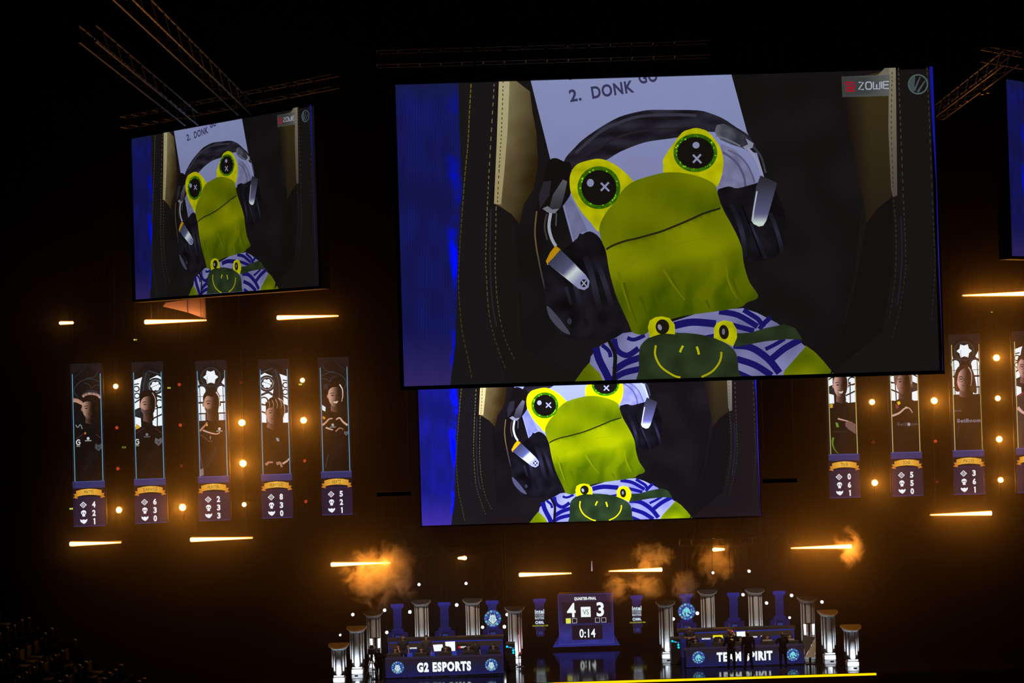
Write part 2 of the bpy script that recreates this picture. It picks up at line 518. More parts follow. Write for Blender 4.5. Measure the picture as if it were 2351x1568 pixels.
    p.poly([(1300, 900), (1322, 873), (1340, 848), (1354, 832), (1376, 850), (1392, 875), (1395, 900)], green, 10)
    p.poly([(1848, 793), (1869, 808), (1890, 830), (1914, 860), (1940, 900), (1770, 900), (1795, 856)], green, 10)
    shirt = [(1354, 835), (1357, 818), (1380, 793), (1413, 776), (1430, 765), (1470, 760), (1540, 740), (1600, 720), (1650, 712), (1705, 708), (1738, 719), (1783, 742), (1813, 766), (1848, 796), (1800, 850), (1786, 900), (1395, 900), (1378, 858)]
    p.poly(shirt, lambda x, y: mixc((124, 126, 172), (98, 98, 138), .4+nz(x, y, .02, 5)), 14)
    N = (24, 20, 92)
    for q, w in (([(1548, 748), (1589, 740), (1643, 744)], 17), ([(1650, 716), (1693, 724), (1738, 750)], 13), ([(1706, 712), (1722, 722), (1740, 734), (1752, 752)], 11), ([(1768, 729), (1754, 742), (1742, 756)], 11),
                 ([(1660, 742), (1700, 752), (1730, 760)], 12), ([(1836, 780), (1800, 800), (1768, 826)], 15), ([(1756, 802), (1780, 790), (1800, 778)], 9),
                 ([(1683, 793), (1723, 798), (1762, 824), (1788, 856)], 16), ([(1690, 824), (1732, 838), (1770, 862)], 15), ([(1692, 855), (1730, 872)], 12),
                 ([(1368, 798), (1376, 826), (1394, 862), (1402, 885)], 17), ([(1410, 778), (1417, 804), (1440, 816), (1466, 800)], 13), ([(1382, 792), (1398, 806), (1402, 820)], 9),
                 ([(1410, 850), (1438, 832), (1474, 820)], 15), ([(1400, 874), (1432, 856), (1474, 846)], 14), ([(1440, 776), (1456, 780), (1480, 770)], 9), ([(1600, 778), (1640, 770)], 8)):
        p.stroke(q, w, N)
    p.stroke([(1392, 768), (1402, 790), (1412, 815), (1411, 850), (1408, 900)], 9, (22, 18, 24))
    def eyec(x, y): return mixc((186, 184, 4), (150, 152, 4), .4+nz(x, y, .05))
    # head
    p.poly([(1308, 413), (1312, 396), (1320, 384), (1332, 376), (1361, 368), (1379, 367), (1399, 373), (1426, 390), (1453, 417), (1460, 440), (1408, 500), (1378, 534), (1356, 512), (1338, 492), (1320, 463), (1310, 440)], eyec, 10, sp=True, k=3)
    p.poly([(1522, 383), (1523, 366), (1544, 334), (1565, 307), (1580, 300), (1597, 296), (1612, 299), (1626, 306), (1647, 331), (1658, 357), (1660, 381), (1654, 411), (1641, 432), (1600, 420), (1540, 410), (1523, 400)], eyec, 10, sp=True, k=3)
    face = [(1376, 524), (1390, 492), (1408, 469), (1428, 440), (1452, 420), (1481, 409), (1511, 401), (1529, 398), (1559, 398), (1588, 403), (1617, 412), (1641, 427), (1647, 448), (1658, 480), (1676, 513), (1691, 542), (1702, 571), (1705, 598), (1711, 625), (1720, 650), (1738, 676), (1735, 687), (1714, 695), (1703, 704), (1679, 710), (1625, 718), (1580, 724), (1542, 733), (1500, 750), (1480, 768), (1453, 764), (1444, 745), (1430, 715), (1413, 675), (1399, 624), (1391, 578), (1382, 556)]
    def ml(x): return 574-(x-1393)*.18-((x-1393)/259)**2*48
    def skin(x, y):
        b = .22+.34*nz(x, y, .011, 21)+.09*nz(x, y*.4, .04, 22)
        if y < ml(x):
            b += .12 + .25*max(0, (x-1500)/150)*max(0, 1-abs(y-480)/60)
        else:
            s = 650-(x-1400)*.28
            b += -.10+.34*max(0, min(1, (y-s+14)/28))
            f = math.sin((x-1560+(y-700)*.35)*.085+nz(x, y, .02)*2)
            b += .28*max(0, f)*max(0, min(1, (y-s)/70))
        b += .25*max(0, (y-640)/90)
        return mixc((124, 130, 2), (62, 78, 1), b*1.05+.04)
    p.poly(face, skin, 7.5, sp=True, k=3)
    p.stroke([(1392, 574), (1403, 567), (1417, 561), (1438, 554), (1461, 549), (1490, 541), (1520, 532), (1560, 516), (1590, 503), (1617, 491), (1653, 480)], 4.6, (34, 34, 14))
    for q in ([(1432, 650), (1446, 700), (1462, 742)], [(1540, 640), (1560, 672), (1586, 704)], [(1500, 668), (1512, 700), (1530, 728)], [(1680, 640), (1690, 668), (1706, 692)], [(1620, 690), (1630, 712)], [(1470, 680), (1482, 715), (1492, 742)]):
        p.stroke(q, 7, (70, 82, 2), w2=2)
    for q in ([(1420, 625), (1432, 670), (1448, 716)], [(1522, 620), (1545, 655), (1572, 690)], [(1664, 610), (1672, 650), (1690, 686)]):
        p.stroke(q, 7, (102, 110, 3), w2=2)
    p.stroke([(1420, 628), (1480, 590), (1560, 560), (1640, 548), (1690, 560)], 1.5, (112, 120, 6))
    def ring(cx, cy, rx, ry, rx2, ry2):
        p.ell(cx, cy, rx, ry, lambda x, y: mixc((34, 74, 4), (66, 116, 6), .5+1.6*nz(x, y, .12, 30)), n=40)
        p.ell(cx, cy, rx2, ry2, (20, 16, 14), n=40)
        for i in range(22):
            t = random.uniform(0, 6.28); k = random.uniform(.88, .98)
            x, y = cx+math.cos(t)*(rx*.5+rx2*.5)*k*1.04, cy+math.sin(t)*(ry*.5+ry2*.5)*k*1.04
            s = random.uniform(.8, 2.0)
            p.rect(x-s, y-s, x+s, y+s, random.choice(((120, 200, 10), (90, 160, 6), (160, 210, 20))))
    ring(1375, 433, 49, 49, 40, 40); ring(1595, 354, 50, 44, 42, 36)
    p.ell(1355, 423, 8, 9, (128, 132, 165)); p.ell(1596, 337, 8, 7.5, (128, 132, 165))
    for cx, cy in ((1388, 432), (1598, 368)):
        p.stroke([(cx-9, cy-9), (cx+10, cy+10)], 4.5, (132, 134, 170), sp=False)
        p.stroke([(cx+9, cy-10), (cx-9, cy+9)], 4.5, (132, 134, 170), sp=False)
    # pouch strap and pouch
    D1, D2 = (44, 58, 34), (28, 38, 22)
    def dk(x, y): return mixc(D1, D2, .5+.9*nz(x, y, .025, 15))
    p.poly([(1680, 766), (1720, 764), (1753, 754), (1798, 745), (1822, 754), (1838, 780), (1804, 779), (1753, 784), (1685, 797)], dk, 10)
    p.poly([(1466, 812), (1470, 793), (1486, 777), (1505, 768), (1530, 765), (1574, 765), (1619, 771), (1649, 781), (1673, 795), (1688, 814), (1692, 850), (1690, 900), (1475, 900), (1466, 850)], dk, 12, sp=True, k=2)
    YL = (178, 178, 6)
    p.poly([(1486, 752), (1490, 737), (1503, 729), (1518, 727), (1535, 731), (1547, 746), (1548, 768), (1520, 766), (1500, 772), (1490, 776)], eyec, 9)
    p.poly([(1637, 752), (1643, 742), (1660, 736), (1678, 740), (1688, 756), (1689, 775), (1680, 796), (1660, 786), (1636, 776)], eyec, 9)
    p.ell(1519, 751, 15.5, 17, (26, 22, 14)); p.ell(1513, 752, 4.5, 7, (126, 128, 150), rot=-20)
    p.ell(1659, 763, 11, 16.5, (26, 22, 14), rot=-8); p.ell(1658, 762, 3.5, 7, (100, 104, 120))
    p.stroke([(1504, 793), (1502, 812), (1508, 830), (1520, 846), (1545, 862), (1560, 866)], 4.5, (168, 164, 6))
    p.stroke([(1653, 808), (1652, 822), (1645, 838), (1630, 854), (1608, 865)], 4.5, (158, 154, 6))
    p.stroke([(1566, 794), (1562, 801), (1559, 809)], 5, YL); p.stroke([(1597, 796), (1600, 805), (1602, 814)], 5, YL)
    # right side of the chair
    p.poly([(1926, 190), (2010, 172), (2037, 162), (2040, 457), (2010, 480), (1984, 515), (1978, 470), (1969, 433), (1952, 345), (1935, 260)], lambda x, y: mixc((54, 44, 22), (24, 19, 16), max(0, (1990-x)/55)+(y-240)/420), 12)
    p.poly([(2012, 176), (2037, 150), (2037, 185), (1990, 182)], (104, 100, 84))
    p.poly([(2036, 150), (2051, 150), (2054, 452), (2044, 456), (2040, 440), (2034, 300)], lambda x, y: mixc((124, 118, 96), (66, 62, 54), (y-160)/330), 12)
    p.stitch([(2043, 170), (2041, 300), (2045, 440)], 2, (58, 50, 34), 4, 3.5)
    p.poly([(1984, 515), (2010, 480), (2042, 458), (2046, 600), (2020, 760), (1900, 860), (1960, 650)], (20, 16, 16))
    for q, c in (([(2057, 160), (2062, 300), (2069, 492), (2073, 598), (2070, 640), (2060, 704), (2039, 787)], 66), ([(2045, 462), (2051, 540), (2048, 644), (2033, 742)], 58), ([(2122, 160), (2128, 300), (2136, 520), (2140, 600), (2137, 659), (2131, 736)], 56)):
        p.stitch(q, 2.0, lambda x, y, c=c: mixc((c, c*.95, c*.75), (34, 30, 26), (y-300)/500))
    p.stroke([(2062, 500), (2064, 600), (2054, 700)], 3, (30, 28, 48))
    p.poly([(2127, 150), (2150, 150), (2180, 900), (2156, 900), (2155, 800), (2146, 600), (2142, 420), (2134, 300)], lambda x, y: mixc((20, 22, 138), (50, 28, 96), (y-300)/500), 20)
    # broadcast marks
    p.poly([(1927, 181), (2038, 177), (2036, 225), (1929, 228)], lambda x, y: mixc((58, 60, 60), (92, 92, 90), (x-1980)/60), 12)
    RD = (150, 20, 42)
    p.stroke([(1934, 196), (1950, 194), (1956, 198), (1955, 204), (1948, 206), (1941, 206), (1938, 210), (1941, 214), (1958, 214)], 3.6, RD, k=3)
    p.stroke([(1957, 206), (1957, 201)], 3.2, RD, sp=False); p.stroke([(1936, 200), (1950, 200)], 3, RD, sp=False); p.stroke([(1943, 210), (1957, 209)], 3, RD, sp=False)
    WH = (168, 174, 188)
    x = 1966
    for ch in ([(0, 0), (11, 0), (0, 17), (12, 17)], [(2, 0), (11, 0), (13, 4), (13, 13), (11, 17), (2, 17), (0, 13), (0, 4), (2, 0)], [(0, 0), (0, 17), (15, 17), (15, 0)], [(0, 0), (0, 17)], [(12, 0), (0, 0), (0, 17), (12, 17)]):
        wch = max(q[0] for q in ch)
        p.stroke([(x+q[0], 194.5+q[1]*.94-(x-1966)*.035) for q in ch], 2.6, WH, sp=False)
        if len(ch) == 4 and ch[0] == (0, 0) and ch[1] == (0, 17) and ch[3] == (15, 0): p.stroke([(x+7.5, 199), (x+7.5, 208)], 2.6, WH, sp=False)
        if ch[0] == (12, 0): p.stroke([(x, 200.5), (x+11, 200)], 2.6, WH, sp=False)
        x += wch+4.2
    p.ring(2101, 199, 21.5, 3.2, (74, 92, 94), n=40)
    p.poly([(2101+21*math.cos(R(a)), 199+21*math.sin(R(a))) for a in range(118, 262, 8)], (62, 74, 74))
    for a, b in (((2092, 214), (2106, 182)), ((2100, 217), (2117, 191))):
        p.stroke([a, b], 5, (66, 80, 82), sp=False, w2=2.4)
    # normalise to 0..1 over the picture area
    O = (908.0, 195.0); ex = (1227.5, -37.0); ey = (21.5, 692.0)
    det = ex[0]*ey[1]-ex[1]*ey[0]
    p.v = [(((x-O[0])*ey[1]-(y-O[1])*ey[0])/det, ((y-O[1])*ex[0]-(x-O[0])*ex[1])/det, l) for x, y, l in p.v]
    return p

VIDEO = video_picture()

def hanging_screen(name, label, p0, p1, z0, z1, material, depth=0.35, border=0.10, hang=8.0, group=None, hangers=(0.15, 0.85), hang_to=None):
    """p0/p1: left and right bottom corner (x, y) as the audience sees it"""
    a, b = Vector((p0[0], p0[1], 0)), Vector((p1[0], p1[1], 0))
    u = (b-a).normalized(); n = Vector((u.y, -u.x, 0)); Wd = (b-a).length; H = z1-z0
    root = empty(name, (a+b)/2+Vector((0, 0, z0)), label, 'screen', group)
    org = Vector(root.location)
    fn = lambda x, y: (a+u*(x*Wd)+Vector((0, 0, z1-y*H)), n)
    me = VIDEO.mesh('screen_picture', fn, 0.0012, (0, 0, 1, 1), org)
    link('screen_picture', me, material, root)
    m = MB()
    def P(x, y, z): return a+u*x-n*y+Vector((0, 0, z))
    def slab(x0, x1, y0, y1, q0, q1):
        vs = [P(x, y, z) for z in (q0, q1) for x, y in ((x0, y0), (x1, y0), (x1, y1), (x0, y1))]
        m.add(vs, [[3,2,1,0],[4,5,6,7],[0,1,5,4],[1,2,6,5],[2,3,7,6],[3,0,4,7]])
    slab(-.01, Wd+.01, 0.002, depth, z0-.01, z1+.01)
    m.build('casing', M_CASE, root)
    m = MB()
    slab(-border, 0, -.08, depth, z0-border, z1+border); slab(Wd, Wd+border, -.08, depth, z0-border, z1+border)
    slab(0, Wd, -.08, depth, z0-border, z0); slab(0, Wd, -.08, depth, z1, z1+border)
    m.build('bezel', M_CASE, root)
    for k in hangers:
        m = MB(); q = P(Wd*k, depth*.5, 0)
        m.tube([(q.x, q.y, z1+border), (q.x, q.y, hang_to or z1+hang)], 0.025, 6)
        m.build('hanging_cable', M_CABLE, root)
    return root
# ---------------------------------------------------------------- setting
def shell():
    x0, x1, y0, y1, z0, z1 = -45, 50, -6, 74, -1.5, 33
    for name, a, b in (('floor', (x0, y0, z0-.3), (x1, y1, z0)), ('ceiling', (x0, y0, z1), (x1, y1, z1+.3)),
                       ('wall_back', (x0, y1, z0), (x1, y1+.3, z1)), ('wall_left', (x0-.3, y0, z0), (x0, y1, z1)), ('wall_right', (x1, y0, z0), (x1+.3, y1, z1))):
        o = MB().box(a, b).build(name, M_WALL)
        tag(o, {'floor': 'dark arena floor in front of the stage', 'ceiling': 'black arena roof above the trusses', 'wall_back': 'black drape behind the stage', 'wall_left': 'dark left side wall of the arena', 'wall_right': 'dark right side wall of the arena'}[name], name.split('_')[0], kind='structure')
shell()

m = bpy.data.materials.new('arena_haze'); m.use_nodes = True
nt = m.node_tree; nt.nodes.remove(nt.nodes['Principled BSDF'])
vs = nt.nodes.new('ShaderNodeVolumeScatter')
vs.inputs['Color'].default_value = (1, 0.93, 0.85, 1)
vs.inputs['Density'].default_value = HAZE_DENSITY
vs.inputs['Anisotropy'].default_value = 0.55
nt.links.new(vs.outputs[0], nt.nodes['Material Output'].inputs['Volume'])
o = MB().box((-40, 52.4, -1.45), (46, 66, 30)).build('stage_haze', m)
tag(o, 'thin haze hanging in the air of the arena, glowing orange around the lamps', 'haze', kind='stuff')

# ---------------------------------------------------------------- screens
L_BIG = led('led_wall_dim', 1.0)
L_LOW = led('led_wall_bright', 4.2, (1.0, 1.04, 1.35), 1.25)
L_SIDE = led('led_wall_side', 0.85)
bl, br, tl = W(928, 887, 24.0), W(2157, 850, 24.0), W(908, 195, 24.0)
hanging_screen('hanging_screen', 'largest LED screen hanging in the centre showing a green plush frog in a headset', (bl.x, 24), (br.x, 24), bl.z, tl.z, L_BIG, 0.5, 0.07, 12, 'screens showing the live picture', hang_to=33.0)
bl, br, tl = W(969, 1207, 54.0), W(1744, 1184, 54.0), W(957, 786, 54.0)
hanging_screen('stage_screen', 'brightest screen of the frog picture, half hidden behind the big hanging screen above the stage', (bl.x, 54), (br.x, 54), bl.z, tl.z, L_LOW, 0.4, 0.06, 12, 'screens showing the live picture', hang_to=33.0)
a, b = W(312, 692, 47.9), W(736, 652, 42.7); t = W(736, 242, 42.7)
hanging_screen('side_screen', 'slanted screen on the left with the frog picture above the orange lights', (a.x, a.y), (b.x, b.y), (a.z+b.z)/2, t.z, L_SIDE, 0.35, 0.10, 12, 'screens showing the live picture', hang_to=33.0)
a = W(2319, 588, 42.7); t = W(2305, 181, 42.7)
hanging_screen('side_screen', 'slanted screen cut off by the right edge with only its blue part visible', (a.x, a.y), (a.x+7.5, a.y+5.2), a.z, t.z, L_SIDE, 0.35, 0.10, 12, 'screens showing the live picture', hang_to=33.0)

# ---------------------------------------------------------------- player banners
CY, GD = (86, 150, 178), (186, 176, 96)
WHT = (236, 244, 250)
def rose(p, cx, cy, r, dark=(26, 30, 34)):
    p.ring(cx, cy, r, 1.2, (52, 66, 72)); p.ring(cx, cy, r*.86, 1.0, (40, 50, 56))
    for i in range(6):
        a = R(i*60+30+90)
        p.ell(cx+math.cos(a)*r*.38, cy+math.sin(a)*r*.42, r*.27, r*.27, WHT, n=16)
        a = R(i*60+90+90)
        p.ell(cx+math.cos(a)*r*.66, cy+math.sin(a)*r*.68, r*.09, r*.12, (200, 215, 222), n=10)
    p.ell(cx, cy, r*.34, r*.36, WHT, n=16)
    p.stroke([(cx-r*.36, cy-r*.1), (cx-r*.36, cy+r*.45)], .7, dark, sp=False)

def tracery(p, style):
    DK, LN = (12, 14, 16), (46, 62, 70)
    p.poly([(5, 25), (35, 4), (66, 25), (66, 270), (5, 270)], DK)
    if style in ('dark_left', 'dark_right'):
        s = 1 if style == 'dark_left' else -1; f = lambda x: x if s > 0 else 71-x
        p.stroke([(f(7), 34), (f(22), 20), (f(36), 6)], 1, (36, 42, 46)); p.stroke([(f(60), 20), (f(52), 32), (f(34), 34)], 1, LN)
        p.stroke([(f(64), 44), (f(46), 36), (f(24), 40), (f(10), 54), (f(8), 66), (f(16), 76)], 1.2, LN)
        p.stroke([(f(30), 44), (f(42), 50), (f(44), 58), (f(52), 52), (f(64), 50)], 1, LN)
        p.poly([(f(24), 70), (f(40), 60), (f(58), 64), (f(62), 74), (f(30), 80)], (28, 38, 44))
    elif style == 'rose':
        rose(p, 34, 39, 22)
        p.poly([(58, 52), (65, 40), (65, 62)], WHT); p.poly([(6, 44), (9, 60), (6, 62)], WHT)
        for x in (13, 57):
            p.ell(x, 70, 9, 10, WHT, n=18); p.rect(x-7.5, 72, x+8, 96, WHT); p.rect(x-8, 100, x+8, 122, WHT); p.rect(x-7, 125, x+7, 140, (215, 225, 232))
            p.rect(x-10, 83, x+10, 84.2, (40, 50, 54))
        p.ring(13, 70, 11.5, 3.4, (22, 30, 35), a0=180, a1=360); p.ring(57, 70, 11.5, 3.4, (22, 30, 35), a0=180, a1=360); p.ring(13, 68, 12, 1.2, LN, a0=180, a1=360); p.ring(57, 68, 12, 1.2, LN, a0=180, a1=360)
        for x in (9, 61): p.stroke([(x, 60), (x+1, 140)], 1.6, (22, 30, 35), sp=False)
    elif style in ('left', 'right'):
        f = (lambda x: x) if style == 'left' else (lambda x: 71-x)
        F = lambda pts: [(f(x), y) for x, y in pts]
        p.poly(F([(5, 42), (26, 34), (20, 60), (17, 90), (18, 150), (5, 150)]), WHT)
        p.poly(F([(34, 52), (40, 40), (60, 30), (66, 36), (66, 148), (44, 150), (40, 96)]), WHT)
        K = (20, 27, 32)
        p.stroke(F([(30, 26), (24, 44), (20, 70), (19, 100), (20, 130)]), 6.5, K); p.stroke(F([(40, 24), (36, 44), (34, 66), (38, 92)]), 6.5, K)
        p.stroke(F([(33, 24), (28, 44), (25, 66), (25, 96)]), 2.0, LN); p.stroke(F([(36, 24), (32, 44), (29, 66), (30, 90)]), 1.2, (30, 42, 48))
        p.ring(f(52), 57, 17, 5, K); p.ring(f(52), 57, 17, 1.2, LN); p.ell(f(52), 57, 14, 14, K, n=24)
        for k in range(6):
            a_ = R(k*60); p.ell(f(52)+math.cos(a_)*7.2, 57+math.sin(a_)*7.2, 4.1, 4.1, WHT, n=14)
        p.ell(f(52), 57, 5.5, 5.5, WHT, n=14); p.stroke(F([(42, 60), (62, 52)]), 1.0, K, sp=False)
        p.stroke(F([(36, 22), (52, 26), (66, 34)]), 6, K); p.stroke(F([(38, 21), (66, 31)]), 1.6, LN, sp=False)
        p.stroke(F([(40, 84), (50, 78), (66, 84)]), 5, K); p.stroke(F([(40, 85), (50, 79), (66, 85)]), 1.2, LN)
        p.ring(f(60), 98, 9, 3, K); p.stroke(F([(44, 112), (66, 104)]), 2.4, K, sp=False); p.stroke(F([(44, 132), (66, 122)]), 3.4, K, sp=False); p.stroke(F([(55, 100), (54, 150)]), 2.4, K, sp=False)
        p.ring(f(10), 62, 6, 2.6, K); p.ring(f(11), 78, 6, 2.6, K); p.stroke(F([(5, 52), (16, 50)]), 2.6, K, sp=False)
        p.stroke(F([(5, 94), (18, 86)]), 3, K, sp=False); p.stroke(F([(5, 112), (18, 106)]), 3.4, K, sp=False); p.poly(F([(5, 112), (18, 106), (18, 130), (5, 126)]), (24, 32, 38)); p.stroke(F([(5, 120), (18, 112)]), 1.4, LN, sp=False)

def head(p, cx, cy, w, h, skin=(176, 128, 104), dark=(46, 27, 20), hair=(26, 18, 15), lit=-1, rim=None, smile=0, hairfn=None, beard=0, tilt=0, long=0, glasses=0, low=0):
    """w,h: half sizes of the face"""
    T = lambda x, y: (cx+(x*math.cos(tilt)-y*math.sin(tilt)), cy+(x*math.sin(tilt)+y*math.cos(tilt)))
    def fc(x, y):
        t = ((x-cx)*lit)/w
        return mixc(mixc(dark, (8, 4, 3), .6), mixc(skin, (235, 205, 190), .15), .40+.95*t-.15*max(0, (y-cy)/h))
    if long:
        p.poly([T(-w*1.25, h*.9), T(-w*1.35, 0), T(-w*1.0, -h*.9), T(0, -h*1.28), T(w*1.05, -h*.95), T(w*1.5, 0), T(w*1.6, h*1.2), T(w*.6, h*.9), T(-w*.6, h*1.0)], mixc(hair, (70, 48, 36), .3), sp=True, k=3)
    nk = [T(-w*.62, h*.4), T(w*.62, h*.4), T(w*.72, h*1.35), T(w*.2, h*1.6), T(-w*.72, h*1.4)]
    p.poly(nk, lambda x, y: mixc(mixc(dark, (8, 4, 3), .5), skin, .15+.6*((x-cx)*lit)/w), w/2.5)
    out = [T(-w, -h*.25), T(-w*.97, h*.2), T(-w*.8, h*.62), T(-w*.35, h*.97), T(0, h*1.02), T(w*.35, h*.97), T(w*.8, h*.6), T(w*.97, h*.2), T(w, -h*.25), T(w*.85, -h*.8), T(0, -h), T(-w*.85, -h*.8)]
    if not long:
        for s in (-1, 1): p.ell(*T(s*w*1.03, h*.02), w*.16, h*.2, mixc(dark, skin, .45+.4*s*lit), n=12)
    p.poly(out, fc, w/3.2, sp=True, k=3)
    if beard:
        p.poly([T(-w*.93, h*.25), T(-w*.5, h*.45), T(0, h*.38), T(w*.5, h*.45), T(w*.93, h*.25), T(w*.75, h*.65), T(w*.3, h*1.0), T(-w*.3, h*1.0), T(-w*.75, h*.65)], lambda x, y: mixc(fc(x, y), hair, .55), w/3)
    for s in (-1, 1):
        c = mixc(fc(*T(s*w*.42, -h*.1)), (10, 6, 5), .72)
        p.ell(*T(s*w*.42, -h*.06), w*.22, h*.065, c, n=12)
        p.stroke([T(s*w*.18, -h*.24), T(s*w*.45, -h*.3), T(s*w*.72, -h*.22)], h*.07, c)
        if glasses: p.ring(*T(s*w*.42, -h*.03), w*.33, w*.06, (40, 26, 22), ry=h*.2)
    nc = mixc(fc(*T(w*.1, h*.2)), (20, 10, 8), .5)
    p.stroke([T(-lit*w*.05, -h*.1), T(-lit*w*.14, h*.25), T(-w*.02, h*.3)], w*.12, nc)
    if smile:
        p.poly([T(-w*.38, h*.45), T(0, h*.52), T(w*.38, h*.45), T(w*.2, h*.68), T(-w*.2, h*.68)], (205, 190, 180))
        p.stroke([T(-w*.42, h*.42), T(0, h*.5), T(w*.42, h*.42)], h*.05, (70, 30, 24))
    else:
        p.stroke([T(-w*.3, h*.52), T(0, h*.5), T(w*.3, h*.52)], h*.07, mixc(fc(*T(0, h*.5)), (60, 14, 12), .6))
    hl = hairfn or [(-1.02, -.1), (-1.08, -.65), (-.75, -1.1), (0, -1.28), (.75, -1.12), (1.1, -.65), (1.02, -.1), (.86, -.5), (.5, -.72), (0, -.66), (-.5, -.76), (-.88, -.5)]
    p.poly([T(a*w, b*h) for a, b in hl], hair, sp=True, k=3)
    if rim:
        s = -lit
        p.stroke([T(s*w*.62, -h*1.08), T(s*w*.98, -h*.6), T(s*w*1.0, 0), T(s*w*.84, h*.55)], w*.17, rim, w2=w*.05)

def torso(p, y0=150, col=(9, 8, 9), l=5.5, r=66, slope=10, cx=35):
    p.poly([(l, y0+slope), (l+8, y0+slope*.5), (cx-9, y0-4), (cx, y0+4), (cx+9, y0-4), (r-8, y0+slope*.5), (r, y0+slope), (r, 269), (l, 269)],
           lambda x, y: mixc(col, mixc(col, (34, 30, 31), .5), .1+1.3*nz(x, y, .06, 2)), 9)

def banner_base(p, c):
    p.rect(0, 0, 70, 373, (24, 20, 25))
    p.rect(0, 24, 70, 272, (20, 18, 26))
def banner_top(p, c, name, nums):
    p.rect(4.3, 24, 6.0, 272, c); p.rect(65.2, 24, 66.9, 272, c)
    p.rect(0, 269.5, 70, 285, (42, 46, 98)); p.rect(0, 269.5, 70, 271.5, (62, 72, 132))
    p.rect(0, 285, 70, 312, (20, 15, 22)); p.rect(4, 306, 66, 311, (26, 22, 60))
    p.rect(0, 312, 70, 372, (26, 21, 48)); p.rect(0, 371, 70, 373, (44, 44, 96))
    gd = lambda x, y: mixc((238, 186, 72), (196, 128, 34), abs(x-35)/34)
    for s in (-1, 1):
        p.poly([(35+s*24, 297), (35+s*34, 298), (35+s*31, 303), (35+s*35.5, 306.5), (35+s*25, 309)], (190, 122, 40))
        p.poly([(35+s*22, 300), (35+s*28, 302), (35+s*25, 308)], (120, 68, 22))
    p.poly([(7, 291), (20, 288), (35, 287), (50, 288), (63, 291), (62, 304), (48, 301.5), (35, 300.5), (22, 301.5), (8, 304)], gd, 8)
    if name: p.text(name, 35, 294.6, 3.6*len(name)+2, 8.6, (52, 34, 14), 0, .0)
    S = (234, 238, 246)
    if nums is None: return
    # crosshair diamond
    p.poly([(22, 316), (29.6, 323.5), (22, 331), (14.4, 323.5)], S); p.ring(22, 323.5, 3.6, 1.1, (26, 21, 48), n=16)
    p.rect(21.4, 318, 22.6, 329, (26, 21, 48)); p.rect(17, 322.9, 27, 324.1, (26, 21, 48))
    # skull
    p.ell(22.5, 341, 5.8, 5.4, S, n=18); p.rect(19.5, 344, 25.5, 350, S); p.ell(20.2, 342.2, 1.5, 1.5, (26, 21, 48), n=8); p.ell(24.8, 342.2, 1.5, 1.5, (26, 21, 48), n=8)
    # clasped hands
    p.poly([(14.5, 356), (19, 358), (22, 356.5), (26, 358), (30, 355.5), (30, 360), (26, 365), (22.5, 367), (18, 364), (15, 361)], S)
    for n_, y in zip(nums, (323, 342.5, 361.5)):
        if n_ == '1': p.poly([(43.4, y-5.4), (45.4, y-7), (47.4, y-7), (47.4, y+7), (44.6, y+7), (44.6, y-3.6), (43.4, y-3)], S)
        else: p.text(n_, 45, y, 7.6, 14, S, 0, .045)

def patch(p, x, y, s=1.0, c=(110, 112, 116)):
    p.poly([(x-5*s, y-6*s), (x, y-3*s), (x+5*s, y-6*s), (x+6*s, y+2*s), (x, y+8*s), (x-6*s, y+2*s)], c)
    p.poly([(x-2*s, y-1*s), (x, y+1*s), (x+2*s, y-1*s), (x, y+5*s)], (34, 34, 36))
def sponsor(p, x, y, c=(190, 196, 200)):
    p.ell(x, y, 3.2, 3.4, c, n=12); p.rect(x-7, y+4, x+7, y+6.4, mixc(c, (40, 40, 40), .3))
def letter_g(p, x, y, c=(210, 214, 214)):
    p.stroke([(x+4, y-4), (x, y-5.5), (x-3.6, y-1), (x-2, y+5), (x+3, y+4.6), (x+3.6, y), (x, y)], 2.2, c)
    p.rect(x-4, y+8, x+4, y+10, (150, 150, 150))
def hand(p, pts, w=5, c=(170, 120, 96)):
    p.stroke(pts, w, c, w2=w*.55)

def b1():
    p = Pic(); banner_base(p, CY); tracery(p, 'dark_left'); torso(p, 152, (8, 9, 11))
    p.poly([(4, 98), (8, 82), (24, 82), (30, 94), (18, 94), (10, 100)], (20, 14, 14))
    head(p, 40, 104, 15.5, 23, (150, 112, 94), (30, 18, 14), (22, 15, 13), -1, tilt=-.06, hairfn=[(-1.05, -.55), (-1.05, -1.0), (-.6, -1.3), (.2, -1.42), (1.15, -1.2), (1.2, -.3), (.9, -.5), (0, -.72), (-.6, -.7)])
    p.stroke([(26, 76), (34, 71), (46, 70), (58, 73), (65, 80)], 5.5, lambda x, y: mixc((200, 170, 156), (110, 80, 70), .5+nz(x, y, .3)))
    hand(p, [(6, 84), (14, 86), (24, 92), (30, 94)], 8, (176, 134, 116)); hand(p, [(6, 80), (16, 82), (26, 89)], 3, (150, 110, 92))
    p.stroke([(10, 172), (28, 160)], 1.2, (90, 40, 44)); p.stroke([(52, 162), (64, 172)], 1.2, (90, 40, 44))
    letter_g(p, 14, 180); sponsor(p, 36, 172); patch(p, 58, 192, 1.3, (66, 70, 74)); p.ell(30, 160, 2, 3, (170, 110, 40))
    p.stroke([(10, 140), (14, 146), (20, 140), (24, 150)], 2, (120, 130, 136)); banner_top(p, CY, 'MATYS', '421'); return p
